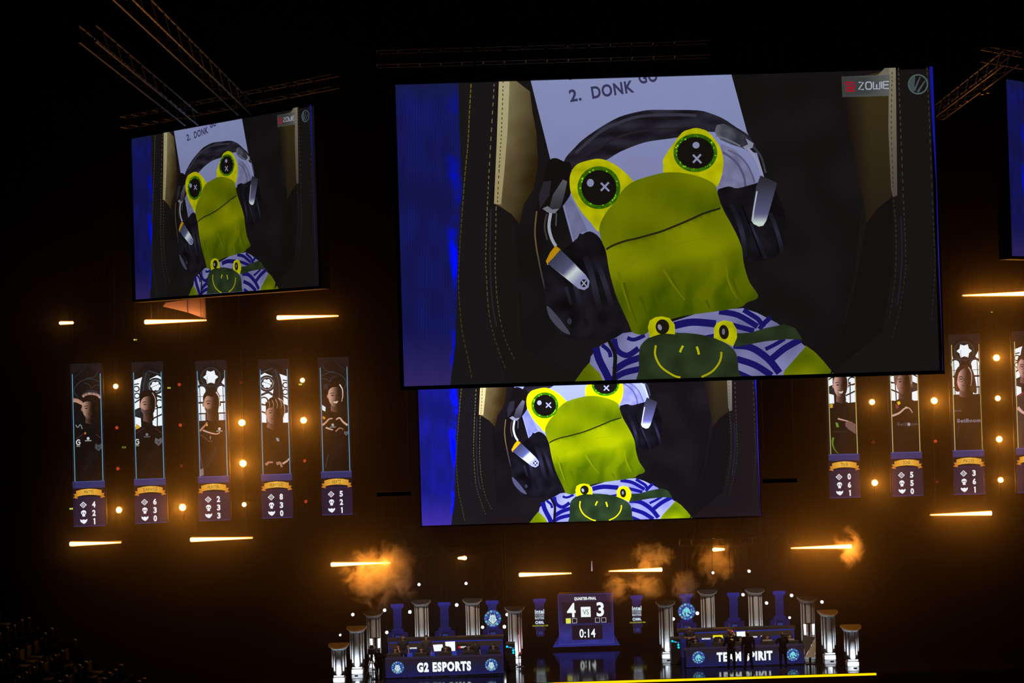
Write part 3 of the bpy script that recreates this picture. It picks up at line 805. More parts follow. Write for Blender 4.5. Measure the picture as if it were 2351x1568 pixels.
def b2():
    p = Pic(); banner_base(p, CY); tracery(p, 'left'); torso(p, 150, (8, 8, 10))
    head(p, 35, 100, 16.5, 26, (178, 130, 110), (46, 26, 22), (20, 14, 12), -1, beard=.4, rim=(150, 130, 126), hairfn=[(-1.05, -.1), (-1.12, -.6), (-.85, -1.15), (-.2, -1.3), (.6, -1.3), (1.15, -.95), (1.25, -.2), (1.02, -.1), (.8, -.6), (.2, -.78), (-.5, -.7), (-.9, -.4)])
    p.stroke([(8, 164), (26, 152)], 1.2, (90, 40, 44)); p.stroke([(50, 154), (64, 166)], 1.2, (90, 40, 44))
    p.poly([(8, 142), (16, 148), (16, 152), (6, 156)], (206, 160, 40)); sponsor(p, 31, 168, (110, 112, 122)); patch(p, 56, 184, 1.4, (86, 88, 92)); letter_g(p, 9, 184)
    banner_top(p, CY, 'SUNPAYUS', '630'); return p
def b3():
    p = Pic(); banner_base(p, CY); tracery(p, 'rose'); torso(p, 148, (11, 9, 9))
    head(p, 35, 102, 17.5, 26, (176, 128, 104), (40, 24, 18), (22, 15, 12), -1, beard=1, rim=(210, 196, 186), smile=0)
    hand(p, [(7, 164), (14, 156), (20, 150), (24, 144)], 5); hand(p, [(14, 162), (28, 168), (44, 172), (52, 168)], 4, (190, 150, 132)); hand(p, [(8, 172), (16, 178), (24, 186)], 4, (70, 46, 36))
    p.poly([(21, 146), (26, 150), (23, 154)], (210, 170, 30)); sponsor(p, 51, 160, (180, 184, 188)); p.rect(29, 176, 31.5, 184, (110, 110, 110)); p.rect(25, 187, 35, 189, (80, 80, 80))
    for i in range(5): p.stroke([(12, 260-i*8), (28, 240-i*6), (44, 212-i*3)], .9, (48, 40, 42))
    p.stroke([(7, 214), (10, 240), (14, 258)], 1, (110, 80, 84)); p.poly([(6, 254), (12, 250), (14, 266), (6, 269)], (130, 110, 110))
    banner_top(p, CY, 'HUNTER-', '233'); return p
def b4():
    p = Pic(); banner_base(p, CY); tracery(p, 'right'); torso(p, 152, (8, 7, 7))
    head(p, 32, 128, 16, 24, (176, 128, 108), (26, 15, 12), (34, 25, 20), -1, tilt=.14, hairfn=[(-1.1, -.2), (-1.1, -.9), (-.7, -1.5), (.2, -1.62), (1.2, -1.2), (1.5, -.3), (1.4, .3), (.9, -.3), (.2, -.6), (-.5, -.55), (-.95, -.35)])
    for i in range(4): p.stroke([(22+i*8, 98-i*1.5), (24+i*9, 106), (22+i*9, 116)], 2.2, (150, 124, 108), w2=.6)
    p.stroke([(44, 92), (54, 100), (58, 118), (56, 140)], 2, (200, 180, 168), w2=.8)
    hand(p, [(12, 248), (18, 242), (28, 242)], 7, (150, 106, 92)); hand(p, [(36, 246), (44, 244), (48, 254)], 8, (150, 106, 92)); hand(p, [(50, 246), (60, 240), (65, 234)], 5, (190, 150, 134))
    p.poly([(36, 184), (43, 186), (44, 194), (38, 192)], (130, 136, 146)); banner_top(p, CY, 'HEAVYGOD', '830'); return p
def b5():
    p = Pic(); banner_base(p, CY); tracery(p, 'dark_right'); torso(p, 138, (9, 9, 10))
    head(p, 38, 92, 16.5, 25, (190, 142, 118), (62, 38, 30), (20, 14, 12), -1, smile=1, rim=(226, 206, 196), hairfn=[(-1.0, -.3), (-1.02, -.8), (-.7, -1.25), (.1, -1.4), (.8, -1.3), (1.15, -.7), (1.05, 0), (.9, -.5), (.5, -.8), (-.3, -.85), (-.85, -.6)])
    hand(p, [(6, 160), (14, 154), (22, 146), (30, 145)], 5, (186, 140, 120)); hand(p, [(64, 162), (54, 154), (46, 144), (38, 148)], 5, (196, 156, 136)); hand(p, [(14, 166), (24, 170), (30, 172)], 4, (200, 170, 156)); hand(p, [(36, 176), (46, 168), (54, 172)], 4, (140, 100, 84))
    p.poly([(8, 138), (14, 142), (12, 147), (7, 144)], (200, 130, 34)); sponsor(p, 30, 160, (150, 160, 168)); patch(p, 60, 180, .8, (84, 92, 98)); p.poly([(7, 112), (15, 118), (14, 128), (7, 124)], (216, 232, 240))
    p.stroke([(10, 262), (18, 230)], 2, (38, 48, 56)); banner_top(p, CY, 'NERTZ', '521'); return p
def b6():
    p = Pic(); banner_base(p, GD); tracery(p, 'left'); torso(p, 150, (16, 14, 12))
    head(p, 33, 108, 16, 27, (196, 148, 134), (56, 32, 26), (70, 52, 42), -1, smile=1, rim=(220, 214, 214), hairfn=[(-.95, -.5), (-.9, -1.0), (0, -1.2), (.9, -1.0), (.95, -.5), (.6, -.9), (-.6, -.9)])
    p.poly([(8, 150), (14, 152), (13, 160), (7, 160)], (206, 160, 40)); hand(p, [(24, 186), (38, 190), (56, 196)], 4, (190, 148, 138)); p.poly([(40, 196), (50, 192), (64, 200), (64, 224), (48, 212), (41, 204)], (112, 84, 80))
    p.poly([(18, 194), (24, 196), (26, 206), (20, 206)], (96, 138, 40)); p.stroke([(12, 230), (10, 244), (14, 258), (22, 268)], 5, (84, 128, 34), w2=1)
    p.text('BetBoom', 28, 216, 32, 6, (40, 34, 32), 0, .02); banner_top(p, GD, "TN1R", '061'); return p
def b7():
    p = Pic(); banner_base(p, GD); tracery(p, 'right'); torso(p, 146, (16, 13, 11))
    head(p, 33, 106, 15.5, 27, (160, 116, 104), (38, 22, 17), (104, 78, 60), -1, hairfn=[(-1.15, .35), (-1.3, -.5), (-.9, -1.2), (0, -1.35), (.95, -1.2), (1.4, -.4), (1.3, .5), (1.02, .1), (.9, -.5), (.1, -.95), (-.7, -.45), (-.95, .1)])
    p.stroke([(46, 76), (54, 92), (52, 110)], 3, (190, 172, 160), w2=1)
    p.poly([(18, 152), (24, 150), (26, 156), (20, 160)], (214, 190, 40)); p.poly([(14, 158), (20, 156), (22, 166), (16, 168)], (120, 40, 44))
    hand(p, [(6, 184), (22, 178), (34, 168), (42, 166)], 5, (190, 156, 146)); hand(p, [(36, 164), (46, 168), (52, 178)], 2.6, (190, 156, 146)); p.text('BetBoom', 40, 204, 46, 8, (64, 62, 68), 0, .03); p.ell(43, 205, 3.4, 4, (150, 152, 164), n=12)
    banner_top(p, GD, 'DONK', '550'); return p
def b8():
    p = Pic(); banner_base(p, GD); tracery(p, 'rose'); torso(p, 146, (18, 14, 12), slope=16)
    head(p, 31, 106, 16.5, 27, (200, 150, 140), (56, 32, 26), (44, 28, 22), -1, long=1, glasses=1, smile=0, rim=(170, 150, 150), hairfn=[(-1.0, .2), (-1.15, -.5), (-.8, -1.1), (0, -1.2), (.9, -1.1), (1.35, -.2), (1.2, .4), (.95, -.4), (.2, -1.0), (-.7, -.6)])
    p.text('pixio', 14, 178, 17, 5, (104, 98, 112), 0, .02); p.text('BetBoom', 38, 201, 52, 9, (112, 108, 124), 0, .045)
    p.stroke([(10, 240), (14, 222), (16, 210)], 1.6, (52, 44, 46)); banner_top(p, GD, 'MAGIXX', '361'); return p
def b9():
    p = Pic(); banner_base(p, GD); tracery(p, 'left'); torso(p, 140, (54, 46, 46))
    head(p, 26, 84, 15, 25, (200, 150, 140), (70, 42, 36), (40, 28, 24), -1, glasses=1)
    hand(p, [(7, 176), (16, 186), (28, 194)], 8, (200, 160, 150)); p.stroke([(20, 142), (12, 150)], 3, (150, 40, 60)); banner_top(p, GD, '', None); return p

BANNERS = [
    (b1, (171, 1209), 55.6, .06, 'tall narrow LED banner of a saluting player, leftmost of the five on the left'),
    (b2, (312, 1202), 56.1, .05, 'narrow LED banner of a dark-haired player with statistics 6 3 0, second from left'),
    (b3, (458.3, 1195.6), 56.6, .04, 'tall narrow LED banner of a bearded player under a white rose window with blue-lit frame'),
    (b4, (602.5, 1190), 57.0, .03, 'tall narrow LED banner of a player looking down with both fists at his belt'),
    (b5, (740, 1183), 57.4, .02, 'tall narrow LED banner of a laughing player forming a heart with his hands'),
    (b6, (1904.6, 1143.4), 57.4, -.02, 'tall gold-edged LED banner of a short-haired player pointing, beside the big screen corner'),
    (b7, (2047.5, 1139.5), 57.0, -.03, 'tall gold-edged LED banner of a blond player, top hidden by the big screen'),
    (b8, (2190, 1136), 56.5, -.04, 'tall gold-edged LED banner of a long-haired player in glasses under a rose window'),
    (b9, (2335, 1131.6), 56.0, -.05, 'gold-edged LED banner cut off by the right edge of the photo'),
]
L_BAN = led('led_banner', 1.0)
BW, BH = 1.37, 7.06
for fn_, (px, py), D, yaw, lab in BANNERS:
    q = W(px, py, D)
    root = empty('player_banner', (q.x+BW/2, q.y, q.z), lab, 'banner', 'tall player banners beside the stage screen', rz=yaw)
    f = lambda x, y: (Vector(((x/70-.5)*BW, 0, BH*(1-y/373))), Vector((0, -1, 0)))
    link('banner_picture', fn_().mesh('banner_picture', f, 0.0015, (0, 0, 70, 373)), L_BAN, root)
    MB().box((-BW/2, .1, 0), (BW/2, .22, BH)).build('casing', M_CASE, root, world=False)
    for s in (-.5, .5):
        MB().tube([(s, .16, BH), (s, .16, 33.0-q.z)], .012, 5).build('hanging_cable', M_CABLE, root, world=False)

# ---------------------------------------------------------------- emblems and lettering on the stage
def emblem(p, cx, cy, r, kind):
    p.ell(cx, cy, r, r, (44, 78, 138), n=36)
    for i in range(14):
        a = R(i*360/14)
        c = [(84, 170, 196), (58, 92, 190), (116, 196, 212), (92, 100, 196)][i % 4] if i not in (5, 9) else (150, 150, 150)
        p.ell(cx+math.cos(a)*r*.84, cy+math.sin(a)*r*.84, r*.14, r*.13, c, n=10)
    p.ell(cx, cy, r*.70, r*.70, (34, 52, 120), n=30)
    for i in range(8):
        a = R(i*45+20); p.ell(cx+math.cos(a)*r*.56, cy+math.sin(a)*r*.56, r*.11, r*.13, (62, 88, 176), n=8)
    T = lambda q: [(cx+x*r, cy+y*r) for x, y in q]
    if kind == 'mask':
        g = [(-.28, -.6), (-.2, -.34), (-.05, -.48), (.1, -.44), (.2, -.34), (.2, -.6), (.32, -.32), (.38, -.02), (.52, .14), (.3, .38), (.04, .66), (-.22, .42), (-.52, .14), (-.38, -.04), (-.34, -.32)]
        p.poly(T([(x*1.16, y*1.1+.02) for x, y in g]), (20, 30, 78)); p.poly(T(g), (196, 226, 232))
        for s in (-1, 1): p.stroke(T([(s*.08, -.2), (s*.2, .02), (s*.12, .3)]), r*.06, (112, 140, 170))
        p.stroke(T([(-.1, 0), (.1, 0)]), r*.05, (120, 140, 180)); p.stroke(T([(-.56, .3), (-.2, .6), (.04, .78), (.3, .58), (.56, .3)]), r*.09, (150, 190, 200))
    else:
        p.poly(T([(-.04, -.62), (.06, -.46), (.2, -.42), (.34, -.22), (.44, .02), (.54, .16), (.46, .28), (.34, .22), (.18, .1), (.04, .06), (.1, .3), (.3, .34), (.22, .52), (.02, .58), (-.1, .46), (-.14, .2), (-.12, 0), (-.24, .1), (-.26, .34), (-.1, .62), (-.3, .56), (-.44, .34), (-.56, .14), (-.48, -.1), (-.36, -.3), (-.16, -.42)]), (124, 214, 222))
        p.stroke(T([(-.34, -.1), (-.3, .2), (-.22, .42)]), r*.05, (40, 70, 130)); p.ell(cx+.26*r, cy-.04*r, r*.05, r*.05, (30, 50, 100), n=8)
        p.stroke(T([(.1, .4), (.24, .48), (.34, .4)]), r*.07, (120, 200, 220)); p.stroke(T([(.5, -.36), (.58, -.1), (.6, .1)]), r*.08, (130, 180, 200))
    p.ell(cx+r*.1, cy+r*.98, r*.07, r*.09, (30, 30, 220), n=8)

def on_plane(Y): return lambda x, y: (W(x, y, Y), Vector((0, -1, 0)))
# ---------------------------------------------------------------- stage
YS = 54.2
m = bpy.data.materials.new('glossy_black_stage'); m.use_nodes = True
nt = m.node_tree; b = nt.nodes['Principled BSDF']
b.inputs['Base Color'].default_value = (0.006, 0.006, 0.007, 1); b.inputs['Roughness'].default_value = 0.10
b.inputs['Specular IOR Level'].default_value = 0.9; b.inputs['IOR'].default_value = 1.9
no = nt.nodes.new('ShaderNodeTexNoise'); no.inputs['Scale'].default_value = 1.5
mr = nt.nodes.new('ShaderNodeMapRange'); mr.inputs['To Min'].default_value = 0.07; mr.inputs['To Max'].default_value = 0.13
nt.links.new(no.outputs['Fac'], mr.inputs['Value']); nt.links.new(mr.outputs['Result'], b.inputs['Roughness'])
xl, xr = -12.0, 16.3
xr = W(2011, 1543, YS).x
st = empty('stage', (3, YS, -1.5), 'glossy black stage floor mirroring the desks and the scoreboard', 'stage')
MB().box((xl, YS, -.12), (xr+6, 68, 0)).build('deck', m, st)
MB().box((xl, YS+.15, -1.5), (xr+6, 67.9, -.12)).build('skirt', M_WALL, st)
xa = W(1240, 1566, YS).x
MB().box((xa+.55, YS-.05, -.11), (xr, YS, -.03)).build('edge_light', glow('edge_yellow', (1.0, .52, .0), 1.6), st)
MB().box((xa-.1, YS-.05, -.11), (xa+.55, YS, -.03)).build('edge_light', glow('edge_green', (.15, .5, .03), 1.0), st)

L_STAGE = led('led_stage', 1.0)

# ---------------------------------------------------------------- columns
RIBS = [(-.285, .034, .60, .11), (-.185, .048, .46, .19), (0, .108, .33, .26), (.185, .048, .46, .19), (.285, .034, .60, .11)]
def rib(x, hw, z0, z1, y, n=12):
    vs = []
    for z in (z0, z1):
        for k in range(n+1):
            a = math.pi*k/n; vs.append((x+hw*math.cos(a), -y-hw*.9*math.sin(a), z))
    k = n+1
    fs = [[i, (i+1) % k, k+(i+1) % k, k+i] for i in range(k)] + [list(range(k)), list(range(k, 2*k))[::-1]]
    return MB().add(vs, fs)

def column(px_mid, py_top, D, label, base_px=None, uplight=70, z_base=0.0, tint=None):
    top = W(px_mid, py_top, D)
    root = empty('fluted_column', (top.x, D, z_base), label, 'column', 'white fluted half columns around the desks')
    H = top.z-z_base
    core = MB(); pts = [(.30*math.cos(math.pi*k/16), -.24*math.sin(math.pi*k/16)) for k in range(17)]
    vs = [(x, y, z) for z in (.30, H-.16) for x, y in pts]
    core.add(vs, [[i, (i+1) % 17, 17+(i+1) % 17, 17+i] for i in range(17)] + [list(range(17)), list(range(17, 34))[::-1]]).build('shaft_core', mat('dark_column_core', (.035, .034, .036), .8), root, world=False)
    for x, hw, zb, dep in RIBS: rib(x, hw, zb, H-.15, dep-.03).build('rib', M_COLUMN, root, world=False, smooth=True)
    # capital: half disc whose top slopes down to the audience
    cap = MB(); n = 20; rings = []
    for r, ry, z, zs in ((.32, .30, -.26, 0), (.37, .36, -.17, 0), (.44, .52, -.10, -.05), (.45, .56, -.05, -.09), (.44, .55, -.02, -.10), (.40, .0001, .0, 0)):
        ring = []
        for k in range(n+1):
            a = math.pi*k/n
            f = math.sin(a)
            ring.append((r*math.cos(a), -ry*f, H+z+zs*f))
        rings.append(ring)
    vs = [q for r_ in rings for q in r_]
    fs = []
    for i in range(len(rings)-1):
        for k in range(n): fs.append([i*(n+1)+k, i*(n+1)+k+1, (i+1)*(n+1)+k+1, (i+1)*(n+1)+k])
    fs.append(list(range(n+1)))
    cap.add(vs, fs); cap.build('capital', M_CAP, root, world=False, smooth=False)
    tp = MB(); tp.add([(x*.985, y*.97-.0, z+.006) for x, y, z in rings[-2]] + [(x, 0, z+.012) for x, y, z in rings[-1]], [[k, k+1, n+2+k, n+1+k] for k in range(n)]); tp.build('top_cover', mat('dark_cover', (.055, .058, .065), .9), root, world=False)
    b = MB()
    b.box((-.23, -.30, .24), (.23, .02, .30), bev=.01); b.build('base_ring', M_COLUMN, root, world=False)
    b = MB()
    b.box((-.26, -.30, 0), (.26, .05, .20), bev=.02); b.build('plinth', M_COLUMN, root, world=False)
    fx = MB(); fx.box((-.07, -.66, 0), (.07, -.57, .03), bev=.006); fx.build('uplight_fixture', M_BLACK, root, world=False)
    L = bpy.data.lights.new('column_uplight', 'SPOT'); L.energy = uplight; L.spot_size = R(64); L.spot_blend = .8; L.shadow_soft_size = .05; L.color = (.86, .93, 1)
    lo = bpy.data.objects.new('column_uplight', L); C.objects.link(lo); lo.parent = root
    lo.location = (.0, -.55, .07)
    lo.rotation_euler = (Vector((0, -.22, 1.0))-Vector(lo.location)).to_track_quat('-Z', 'Y').to_euler()
    L2 = bpy.data.lights.new('plinth_light', 'SPOT'); L2.energy = uplight*.30; L2.spot_size = R(120); L2.spot_blend = .7; L2.shadow_soft_size = .03; L2.color = (.86, .93, 1)
    lo = bpy.data.objects.new('plinth_light', L2); C.objects.link(lo); lo.parent = root
    lo.location = (.0, -.60, .09); lo.rotation_euler = (R(96), 0, 0)
    return root
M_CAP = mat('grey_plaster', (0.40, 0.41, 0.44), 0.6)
cols = [(778, 1476, 55.5, 'shortest white fluted column, far left end of the stage', 60),
        (819, 1437, 56.9, 'white fluted column second from the left end, taller than its left neighbour', 60),
        (857, 1403, 57.9, 'white fluted column behind the camera operator on the left', 26),
        (967, 1377, 59.0, 'white fluted column behind the two standing men at the left desk', 75),
        (1084, 1374, 59.0, 'white fluted column behind the left desk next to the round mask emblem', 80),
        (1181, 1392, 58.0, 'white fluted column right of the left desk with a red light streak', 60),
        (1527, 1379, 58.0, 'white fluted column left of the right desk beside the cyan glowing computers', 40),
        (1623, 1354, 59.0, 'white fluted column behind the right desk next to the round dragon emblem', 45),
        (1732, 1351, 59.0, 'white fluted column behind the right desk, tallest between two blue pillars', 60),
        (1852, 1369, 57.9, 'white fluted column behind the twin white tube lights on the right', 18),
        (1899, 1400, 56.9, 'white fluted column second from the right end of the stage', 50),
        (1952, 1434, 55.6, 'shortest white fluted column, far right end of the stage', 60)]
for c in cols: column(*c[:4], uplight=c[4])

# ---------------------------------------------------------------- blue LED pillars, sponsor pillars, scoreboard
def blue_pillar(ox, oy, emb, label):
    p = Pic()
    S = lambda x, y: (ox+x+(y/80)*2.4*.0+y*.03, oy+y-x*.03)
    def bl(x, y):
        return mixc((28, 34, 106), (20, 23, 64), (y-oy)/60 + .25*math.sin(x*1.6))
    Q = lambda pts: [S(*q) for q in pts]
    p.poly(Q([(0, 0), (29, 0), (29, 7), (25, 11), (24, 14), (24, 66), (5, 66), (5, 14), (4, 11), (0, 7)]), bl, 2.2)
    p.poly(Q([(0, 0), (29, 0), (29, 7), (0, 7)]), (32, 38, 122))
    for x in (9, 14, 19): p.stroke(Q([(x, 14), (x, 60)]), 1.2, (18, 20, 66), sp=False)
    for pts in ([(-8, 66), (3, 63), (3, 84), (-9, 84)], [(26, 63), (37, 66), (38, 84), (26, 84)]):
        p.poly(Q(pts), lambda x, y: mixc((24, 22, 76), (22, 18, 54), .5+nz(x, y, .3)), 3)
    p.poly(Q([(3, 57), (26, 57), (29, 59), (29, 62), (27, 64), (26, 66), (26, 84), (3, 84), (3, 66), (1, 64), (0, 62), (0, 59)]), lambda x, y: mixc((26, 25, 84), (20, 19, 56), (y-oy-57)/27), 3)
    p.poly(Q([(6, 68), (23, 68), (23, 84), (6, 84)]), (17, 17, 48)); p.poly(Q([(9, 73), (21, 73), (21, 82), (9, 82)]), (36, 50, 116)); p.stroke(Q([(3.5, 69), (3.5, 83)]), 1.2, (62, 62, 90), sp=False)
    if emb: emblem(p, *S(15, emb[1]), 19.6, emb[0])
    D = 60.2
    base = W(*S(15, 84), D)
    root = empty('led_pillar', base, label, 'pillar', 'blue LED pillars behind the desks')
    link('pillar_picture', p.mesh('pillar_picture', on_plane(D), .0025, off=base), L_STAGE, root)
    tl_, br_ = W(*S(4, 0), D), W(*S(25, 84), D)
    MB().box((tl_.x, D+.01, br_.z), (br_.x, D+.12, tl_.z-.02)).build('casing', M_CASE, root)
    MB().tube([(tl_.x+.1, D+.07, tl_.z), (tl_.x+.1, D+.07, 33.0)], .012, 5).build('hanging_cable', M_CABLE, root)
    MB().tube([(br_.x-.1, D+.07, tl_.z), (br_.x-.1, D+.07, 33.0)], .012, 5).build('hanging_cable', M_CABLE, root)
blue_pillar(897, 1387, None, 'blue lit pillar leftmost behind the left desk')
blue_pillar(1005, 1383, None, 'blue lit pillar in the middle behind the left desk between two white columns')
blue_pillar(1115, 1379, ('mask', 41), 'blue lit pillar with a round mask emblem behind the left desk')
blue_pillar(1560, 1364, ('dragon', 40), 'blue lit pillar with a round dragon emblem behind the right desk')
blue_pillar(1669, 1361, None, 'blue lit pillar in the middle behind the right desk between two white columns')
blue_pillar(1774, 1357, None, 'blue lit pillar rightmost behind the right desk')

def sponsor_pillar(dx, dy, label):
    p = Pic(); X = lambda q: [(x+dx, y+dy) for x, y in q]
    p.poly(X([(1224, 1375), (1253, 1374), (1253, 1380), (1249, 1385), (1248.5, 1400), (1250, 1440), (1230, 1441), (1228.5, 1400), (1228.5, 1386), (1224, 1381)]), lambda x, y: mixc((46, 40, 120), (28, 24, 62), (y-dy-1375)/22), 3)
    p.poly(X([(1228, 1441), (1253, 1440), (1252, 1446), (1249, 1449), (1250, 1461), (1232, 1462), (1231, 1449)]), (26, 22, 58))
    p.poly(X([(1236.5, 1450), (1246, 1449.6), (1246, 1457), (1236.5, 1457.4)]), (38, 46, 108)); p.stroke(X([(1232, 1449), (1232.4, 1457)]), 1, (60, 74, 110), sp=False)
    t = -1.7; WW = (216, 236, 240)
    p.text('intel', 1238.6+dx, 1404+dy, 21.5, 10.5, WW, t, .03); p.text('EXTREME', 1238.6+dx, 1412.8+dy, 21, 5, (160, 170, 178), t, .03)
    p.text('MASTERS', 1238.9+dx, 1419+dy, 21, 5.4, (190, 204, 208), t, .03)
    p.ring(1232.5+dx, 1429+dy, 2.8, 1.6, WW, n=16); p.text('ESL', 1243+dx, 1428.7+dy, 12, 6, WW, t, .06)
    p.text('COLOGNE MAJOR 2026', 1240.6+dx, 1436.6+dy, 36.5, 4.6, (150, 158, 30), t, .05)
    D = 60.6; base = W(1241+dx, 1461+dy, D)
    root = empty('sponsor_pillar', base, label, 'pillar', 'blue LED pillars carrying sponsor lettering')
    link('pillar_picture', p.mesh('pillar_picture', on_plane(D), .0025, off=base), L_STAGE, root)
    a, b = W(1229+dx, 1376+dy, D), W(1249.5+dx, 1461+dy, D)
    MB().box((a.x, D+.01, b.z), (b.x, D+.12, a.z)).build('casing', M_CASE, root)
    for s in (a.x+.05, b.x-.05): MB().tube([(s, D+.07, a.z), (s, D+.07, 33.0)], .012, 5).build('hanging_cable', M_CABLE, root)
sponsor_pillar(0, 0, 'slim blue pillar with white and yellow sponsor lettering left of the scoreboard')
sponsor_pillar(223.2, -7.6, 'slim blue pillar with white and yellow sponsor lettering right of the scoreboard')

p = Pic()
p.poly([(1284, 1458), (1410, 1455), (1423, 1481), (1269, 1486)], lambda x, y: mixc((20, 18, 56), (38, 44, 128), (y-1455)/28), 3)
def sb(x, y):
    v = (y-1362)/118
    c = mixc((36, 26, 58), (38, 44, 128), (v-.3)*1.5)
    return mixc(c, (64, 78, 176), max(0, .9*nz(x, y, .045, 3))*max(0, v-.35)*1.6)
p.poly([(1281, 1365.2), (1406, 1361.4), (1409.7, 1475.5), (1285, 1479.3)], sb, 4)
p.stroke([(1281, 1365.2), (1406, 1361.4), (1409.7, 1475.5), (1285, 1479.3)], .9, (76, 76, 168), sp=False, closed=True)
p.poly([(1290, 1383), (1401, 1379.6), (1403, 1429), (1292.5, 1432.4)], (24, 18, 32))
p.poly([(1313, 1435.7), (1382.5, 1433.6), (1383.5, 1467), (1314, 1469.2)], (24, 18, 32))
WW = (246, 255, 255); t = -1.7
p.text('QUARTER-FINAL', 1343.4, 1374.4, 50.5, 8.2, WW, t, .045)
p.text('4', 1311.6, 1400.6, 20, 33, WW, t, .02); p.text('3', 1378, 1398.6, 17, 33, WW, t, .03)
p.poly([(1333.2, 1393.2), (1355.4, 1392.6), (1356.4, 1416), (1334, 1416.6)], (240, 250, 250)); p.text('VS', 1344.8, 1404.8, 13.5, 11.5, (70, 78, 84), t, 0)
p.poly([(1299, 1419.4), (1310.4, 1419), (1310.8, 1431), (1299.4, 1431.4)], (222, 226, 190)); p.poly([(1300, 1420.6), (1309.4, 1420.2), (1309.8, 1430), (1300.4, 1430.4)], (228, 232, 60))
for x, y in ((1319, 1424.7), (1371.4, 1423.2), (1385.8, 1422.8)):
    p.stroke([(x-5, y-5), (x+5, y-5.3), (x+5.3, y+5), (x-4.7, y+5.3)], 1.3, (196, 204, 208), sp=False, closed=True)
p.text('0:14', 1348.6, 1453.4, 36.5, 20, WW, t, .02)
D = 60.0; base = W(1346, 1484, D)
root = empty('scoreboard', base, 'large blue LED scoreboard between the two desks reading quarter-final 4 vs 3', 'scoreboard')
link('score_picture', p.mesh('score_picture', on_plane(D), .0025, off=base), led('led_score', 1.0), root)
a, b = W(1283, 1363, D), W(1409, 1480, D)
MB().box((a.x, D+.01, b.z), (b.x, D+.25, a.z)).build('casing', M_CASE, root)
MB().box((a.x-.1, D+.02, 0), (b.x+.1, D+.4, b.z)).build('stand', M_CASE, root)

# ---------------------------------------------------------------- people
def chain(pts, radii, edges, sub=1):
    me = bpy.data.meshes.new('c'); me.from_pydata(pts, edges, [])
    ob = bpy.data.objects.new('c', me); C.objects.link(ob)
    sk = ob.modifiers.new('s', 'SKIN')
    for i, r in enumerate(radii):
        v = me.skin_vertices[0].data[i]; v.radius = r if isinstance(r, tuple) else (r, r)
        v.use_root = (i == 0)
    if sub:
        ss = ob.modifiers.new('u', 'SUBSURF'); ss.levels = sub; ss.render_levels = sub
    bpy.context.view_layer.update()
    out = bpy.data.meshes.new_from_object(ob.evaluated_get(bpy.context.evaluated_depsgraph_get()))
    bpy.data.objects.remove(ob)
    for pl in out.polygons: pl.use_smooth = True
    return out

V3 = Vector
def pose(kind):
    """joints of a 1.8 m person facing -y; x is to the viewer's right"""
    J = dict(pelvis=(0, 0, .96), belly=(0, 0, 1.12), chest=(0, .0, 1.34), neck=(0, 0, 1.50), skull=(0, -.01, 1.60), crown=(0, -.01, 1.70),
             shL=(-.19, 0, 1.44), elL=(-.25, .02, 1.16), wrL=(-.25, -.06, .92), shR=(.19, 0, 1.44), elR=(.25, .02, 1.16), wrR=(.25, -.06, .92),
             hiL=(-.10, 0, .92), knL=(-.12, -.01, .50), anL=(-.12, .02, .09), toL=(-.13, -.16, .04), hiR=(.10, 0, .92), knR=(.12, -.01, .50), anR=(.12, .02, .09), toR=(.14, -.16, .04))
    if kind == 'seated':
        dz = -.47
        for k in ('pelvis', 'belly', 'chest', 'neck', 'skull', 'crown', 'shL', 'shR', 'hiL', 'hiR'): J[k] = (J[k][0], J[k][1], J[k][2]+dz)
        J.update(elL=(-.26, -.10, .74), wrL=(-.14, -.34, .77), elR=(.26, -.10, .74), wrR=(.16, -.34, .77),
                 knL=(-.14, -.42, .50), anL=(-.14, -.40, .09), toL=(-.15, -.58, .04), knR=(.14, -.42, .50), anR=(.14, -.40, .09), toR=(.15, -.58, .04),
                 skull=(0, -.04, 1.13), crown=(0, -.05, 1.23))
    if kind == 'crossed':
        J.update(elL=(-.27, -.02, 1.17), wrL=(.02, -.22, 1.20), elR=(.27, -.02, 1.17), wrR=(-.02, -.19, 1.16))
    if kind == 'talking':
        J.update(elL=(-.27, .02, 1.18), wrL=(-.24, -.18, 1.02))
    if kind == 'camera':
        J.update(elL=(-.30, -.10, 1.24), wrL=(-.16, -.34, 1.30), elR=(.28, -.10, 1.24), wrR=(.14, -.34, 1.34), skull=(0, -.05, 1.60), crown=(0, -.06, 1.70))
    if kind == 'shoulder_rig':
        J.update(elL=(-.34, -.10, 1.34), wrL=(-.16, -.30, 1.52), elR=(.26, -.06, 1.20), wrR=(.12, -.28, 1.30))
    if kind == 'hips':
        J.update(elL=(-.31, .05, 1.22), wrL=(-.15, -.08, 1.06))
    if kind == 'stride':
        J.update(knL=(-.12, -.14, .51), anL=(-.16, -.02, .09), toL=(-.17, -.2, .04), knR=(.13, .05, .50), anR=(.20, .20, .10), toR=(.22, .03, .04))
    return J

